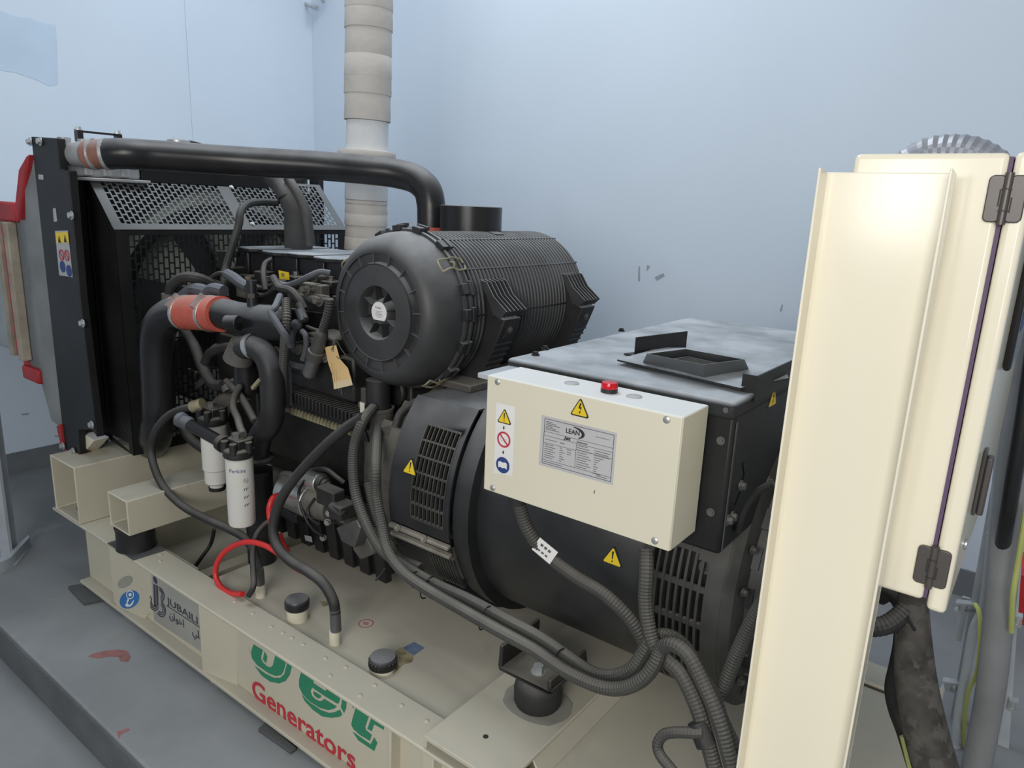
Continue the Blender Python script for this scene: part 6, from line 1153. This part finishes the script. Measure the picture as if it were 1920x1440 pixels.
MB().tube([(-0.1357,1.52,0.9607),(-0.1203,1.5,0.8825),(-0.1075,1.49,0.8107),(-0.0878,1.48,0.73),(-0.0568,1.47,0.6431),(-0.0117,1.46,0.5407)], .036, 20, 8, radii=[.024, .027, .033, .038, .041, .042]).build('sleeve', 'oldcable', cd_)
MB().bar((-0.1203,1.455,0.8686), (-0.1041,1.45,0.8515), .004, .005).build('tie_end', 'blackclean', cd_)
MB().tube([(-0.0918,1.55,0.561),(-0.0745,1.54,0.5247),(-0.0502,1.53,0.4671)], .012, 10).build('ground_wire', 'gysleeve', cd_)
tag(MB().tube([(-0.0895,1.9,0.7302),(-0.0806,1.9,0.6472),(-0.0715,1.9,0.5628)], .010, 10).build('thin_conduit', 'pvcgrey'), 'thin pale conduit below the cabinet door corner', 'conduit') if False else None
# ---------------------------------------------------------------- cable ladder and pipes at the right edge
la = thing('cable_ladder', 'grey cable ladder standing at the right edge behind the cabinet', 'cable ladder', (-0.0259,2.55,-0.1677))
r0 = [(-0.0482,2.6,0.8423),(-0.0458,2.6,0.6455),(-0.0165,2.6,-0.2837)]; r1 = [(-0.0009,2.55,0.9371),(0.0349,2.55,0.6015),(0.1322,2.55,-0.1581)]
MB().bar(r0[0], r0[2], .022, .03, (1, 0, 0)).build('side_rail', 'pvcgrey', la)
MB().bar(r1[0], r1[2], .020, .03, (1, 0, 0)).build('side_rail', 'pvcgrey', la)
for pq in ([(-0.089,2.58,0.3872),(-0.0318,2.58,0.4006)], [(-0.081,2.58,0.1015),(-0.0285,2.58,0.1108)], [(0.0663,2.53,0.4266),(0.0877,2.53,0.4282)], [(0.1012,2.53,0.1451),(0.1254,2.53,0.1497)]):
    a, b_ = Vector(pq[0]), Vector(pq[1]); b = MB(); b.bar(a, b_, .03, .007); b.bar(a + Vector((0, 0, .028)), a.lerp(b_, .9) + Vector((0, 0, .028)), .03, .007); b.cyl(a.lerp(b_, .35), a.lerp(b_, .35) + Vector((0, 0, .03)), .012); b.build('rung', 'zinc', la)
m = MB(); m.bar((-0.066,2.62,0.4229), (-0.0659,2.62,0.2654), .01, .022, (1, 0, 0)); m.build('ladder_clip', 'pvcgrey', la)
tag(MB().tube([(-0.0332,2.45,0.7211),(-0.0146,2.45,0.4997),(-0.0263,2.45,0.4042),(-0.0232,2.45,0.2753),(-0.02,2.45,0.1429),(-0.0097,2.45,-0.009),(0.0078,2.45,-0.161)], .0135, 12).build('grey_conduit', 'pvcgrey'), 'thin light grey conduit with coupling running beside the ladder rail', 'conduit')
tag(MB().cyl((-0.0108,2.44,0.0048), (-0.0089,2.44,-0.052), .0165).build('conduit_coupling', 'pvcgrey'), 'grey coupling on the light conduit near the bottom right', 'coupling')
tag(MB().tube([(-0.0781,2.42,1.5012),(-0.0632,2.42,1.2072),(-0.0533,2.42,0.9738),(-0.0303,2.42,0.7326),(-0.0152,2.42,0.5657)], .014, 12).build('grey_conduit', 'pvcgrey'), 'bluish grey conduit rising right of the cabinet door', 'conduit')
tag(MB().tube([(-0.0392,2.3,1.3721),(-0.0216,2.3,1.0872),(-0.0053,2.3,0.8623),(0.0105,2.3,0.6919),(0.0254,2.3,0.5323),(0.0407,2.3,0.3678),(0.0488,2.3,0.2124),(0.0538,2.3,-0.0252)], .037, 24).build('lagged_pipe', 'lagging'), 'large grey lagged pipe standing at the right edge', 'pipe')
tag(MB().tube([(-0.0315,2.15,1.3876),(-0.0164,2.15,1.1492),(-0.0095,2.17,0.976),(-0.0028,2.24,0.8053),(-0.0005,2.46,0.572),(0.002,2.5,0.4105)], .019, 14).build('black_cable', 'blackclean'), 'thick black cable crossing over the large grey lagged pipe', 'cable')
tag(MB().tube([(-0.0366,2.4,0.5098),(-0.0212,2.38,0.4933),(-0.0047,2.36,0.4215),(0.0045,2.36,0.3183),(-0.0047,2.38,0.2479),(-0.0036,2.42,0.1498),(0.0119,2.46,-0.0037),(0.0313,2.46,-0.1746)], .0068, 10).build('ground_wire', 'gysleeve'), 'yellow-green ground wire bowing out beside the grey pipe', 'wire')
tag(MB().tube([(0.0299,2.2,0.9048),(0.0389,2.2,0.7417),(0.0442,2.2,0.6503),(0.0587,2.24,0.5334)], .007, 10).build('ground_wire', 'gysleeve'), 'yellow-green ground wire along right side of the large grey pipe', 'wire')
rb = thing('red_box', 'red box on the floor against the back wall at the right edge', 'box', (0.1432,3.5119,0.0))
MB().prism([(0.0573,3.2,0.3181),(0.1946,3.2,0.3353),(0.2321,3.2,0.128),(0.0926,3.2,0.1149)], (0, .25, 0)).build('case', 'red', rb, bevel=.006)
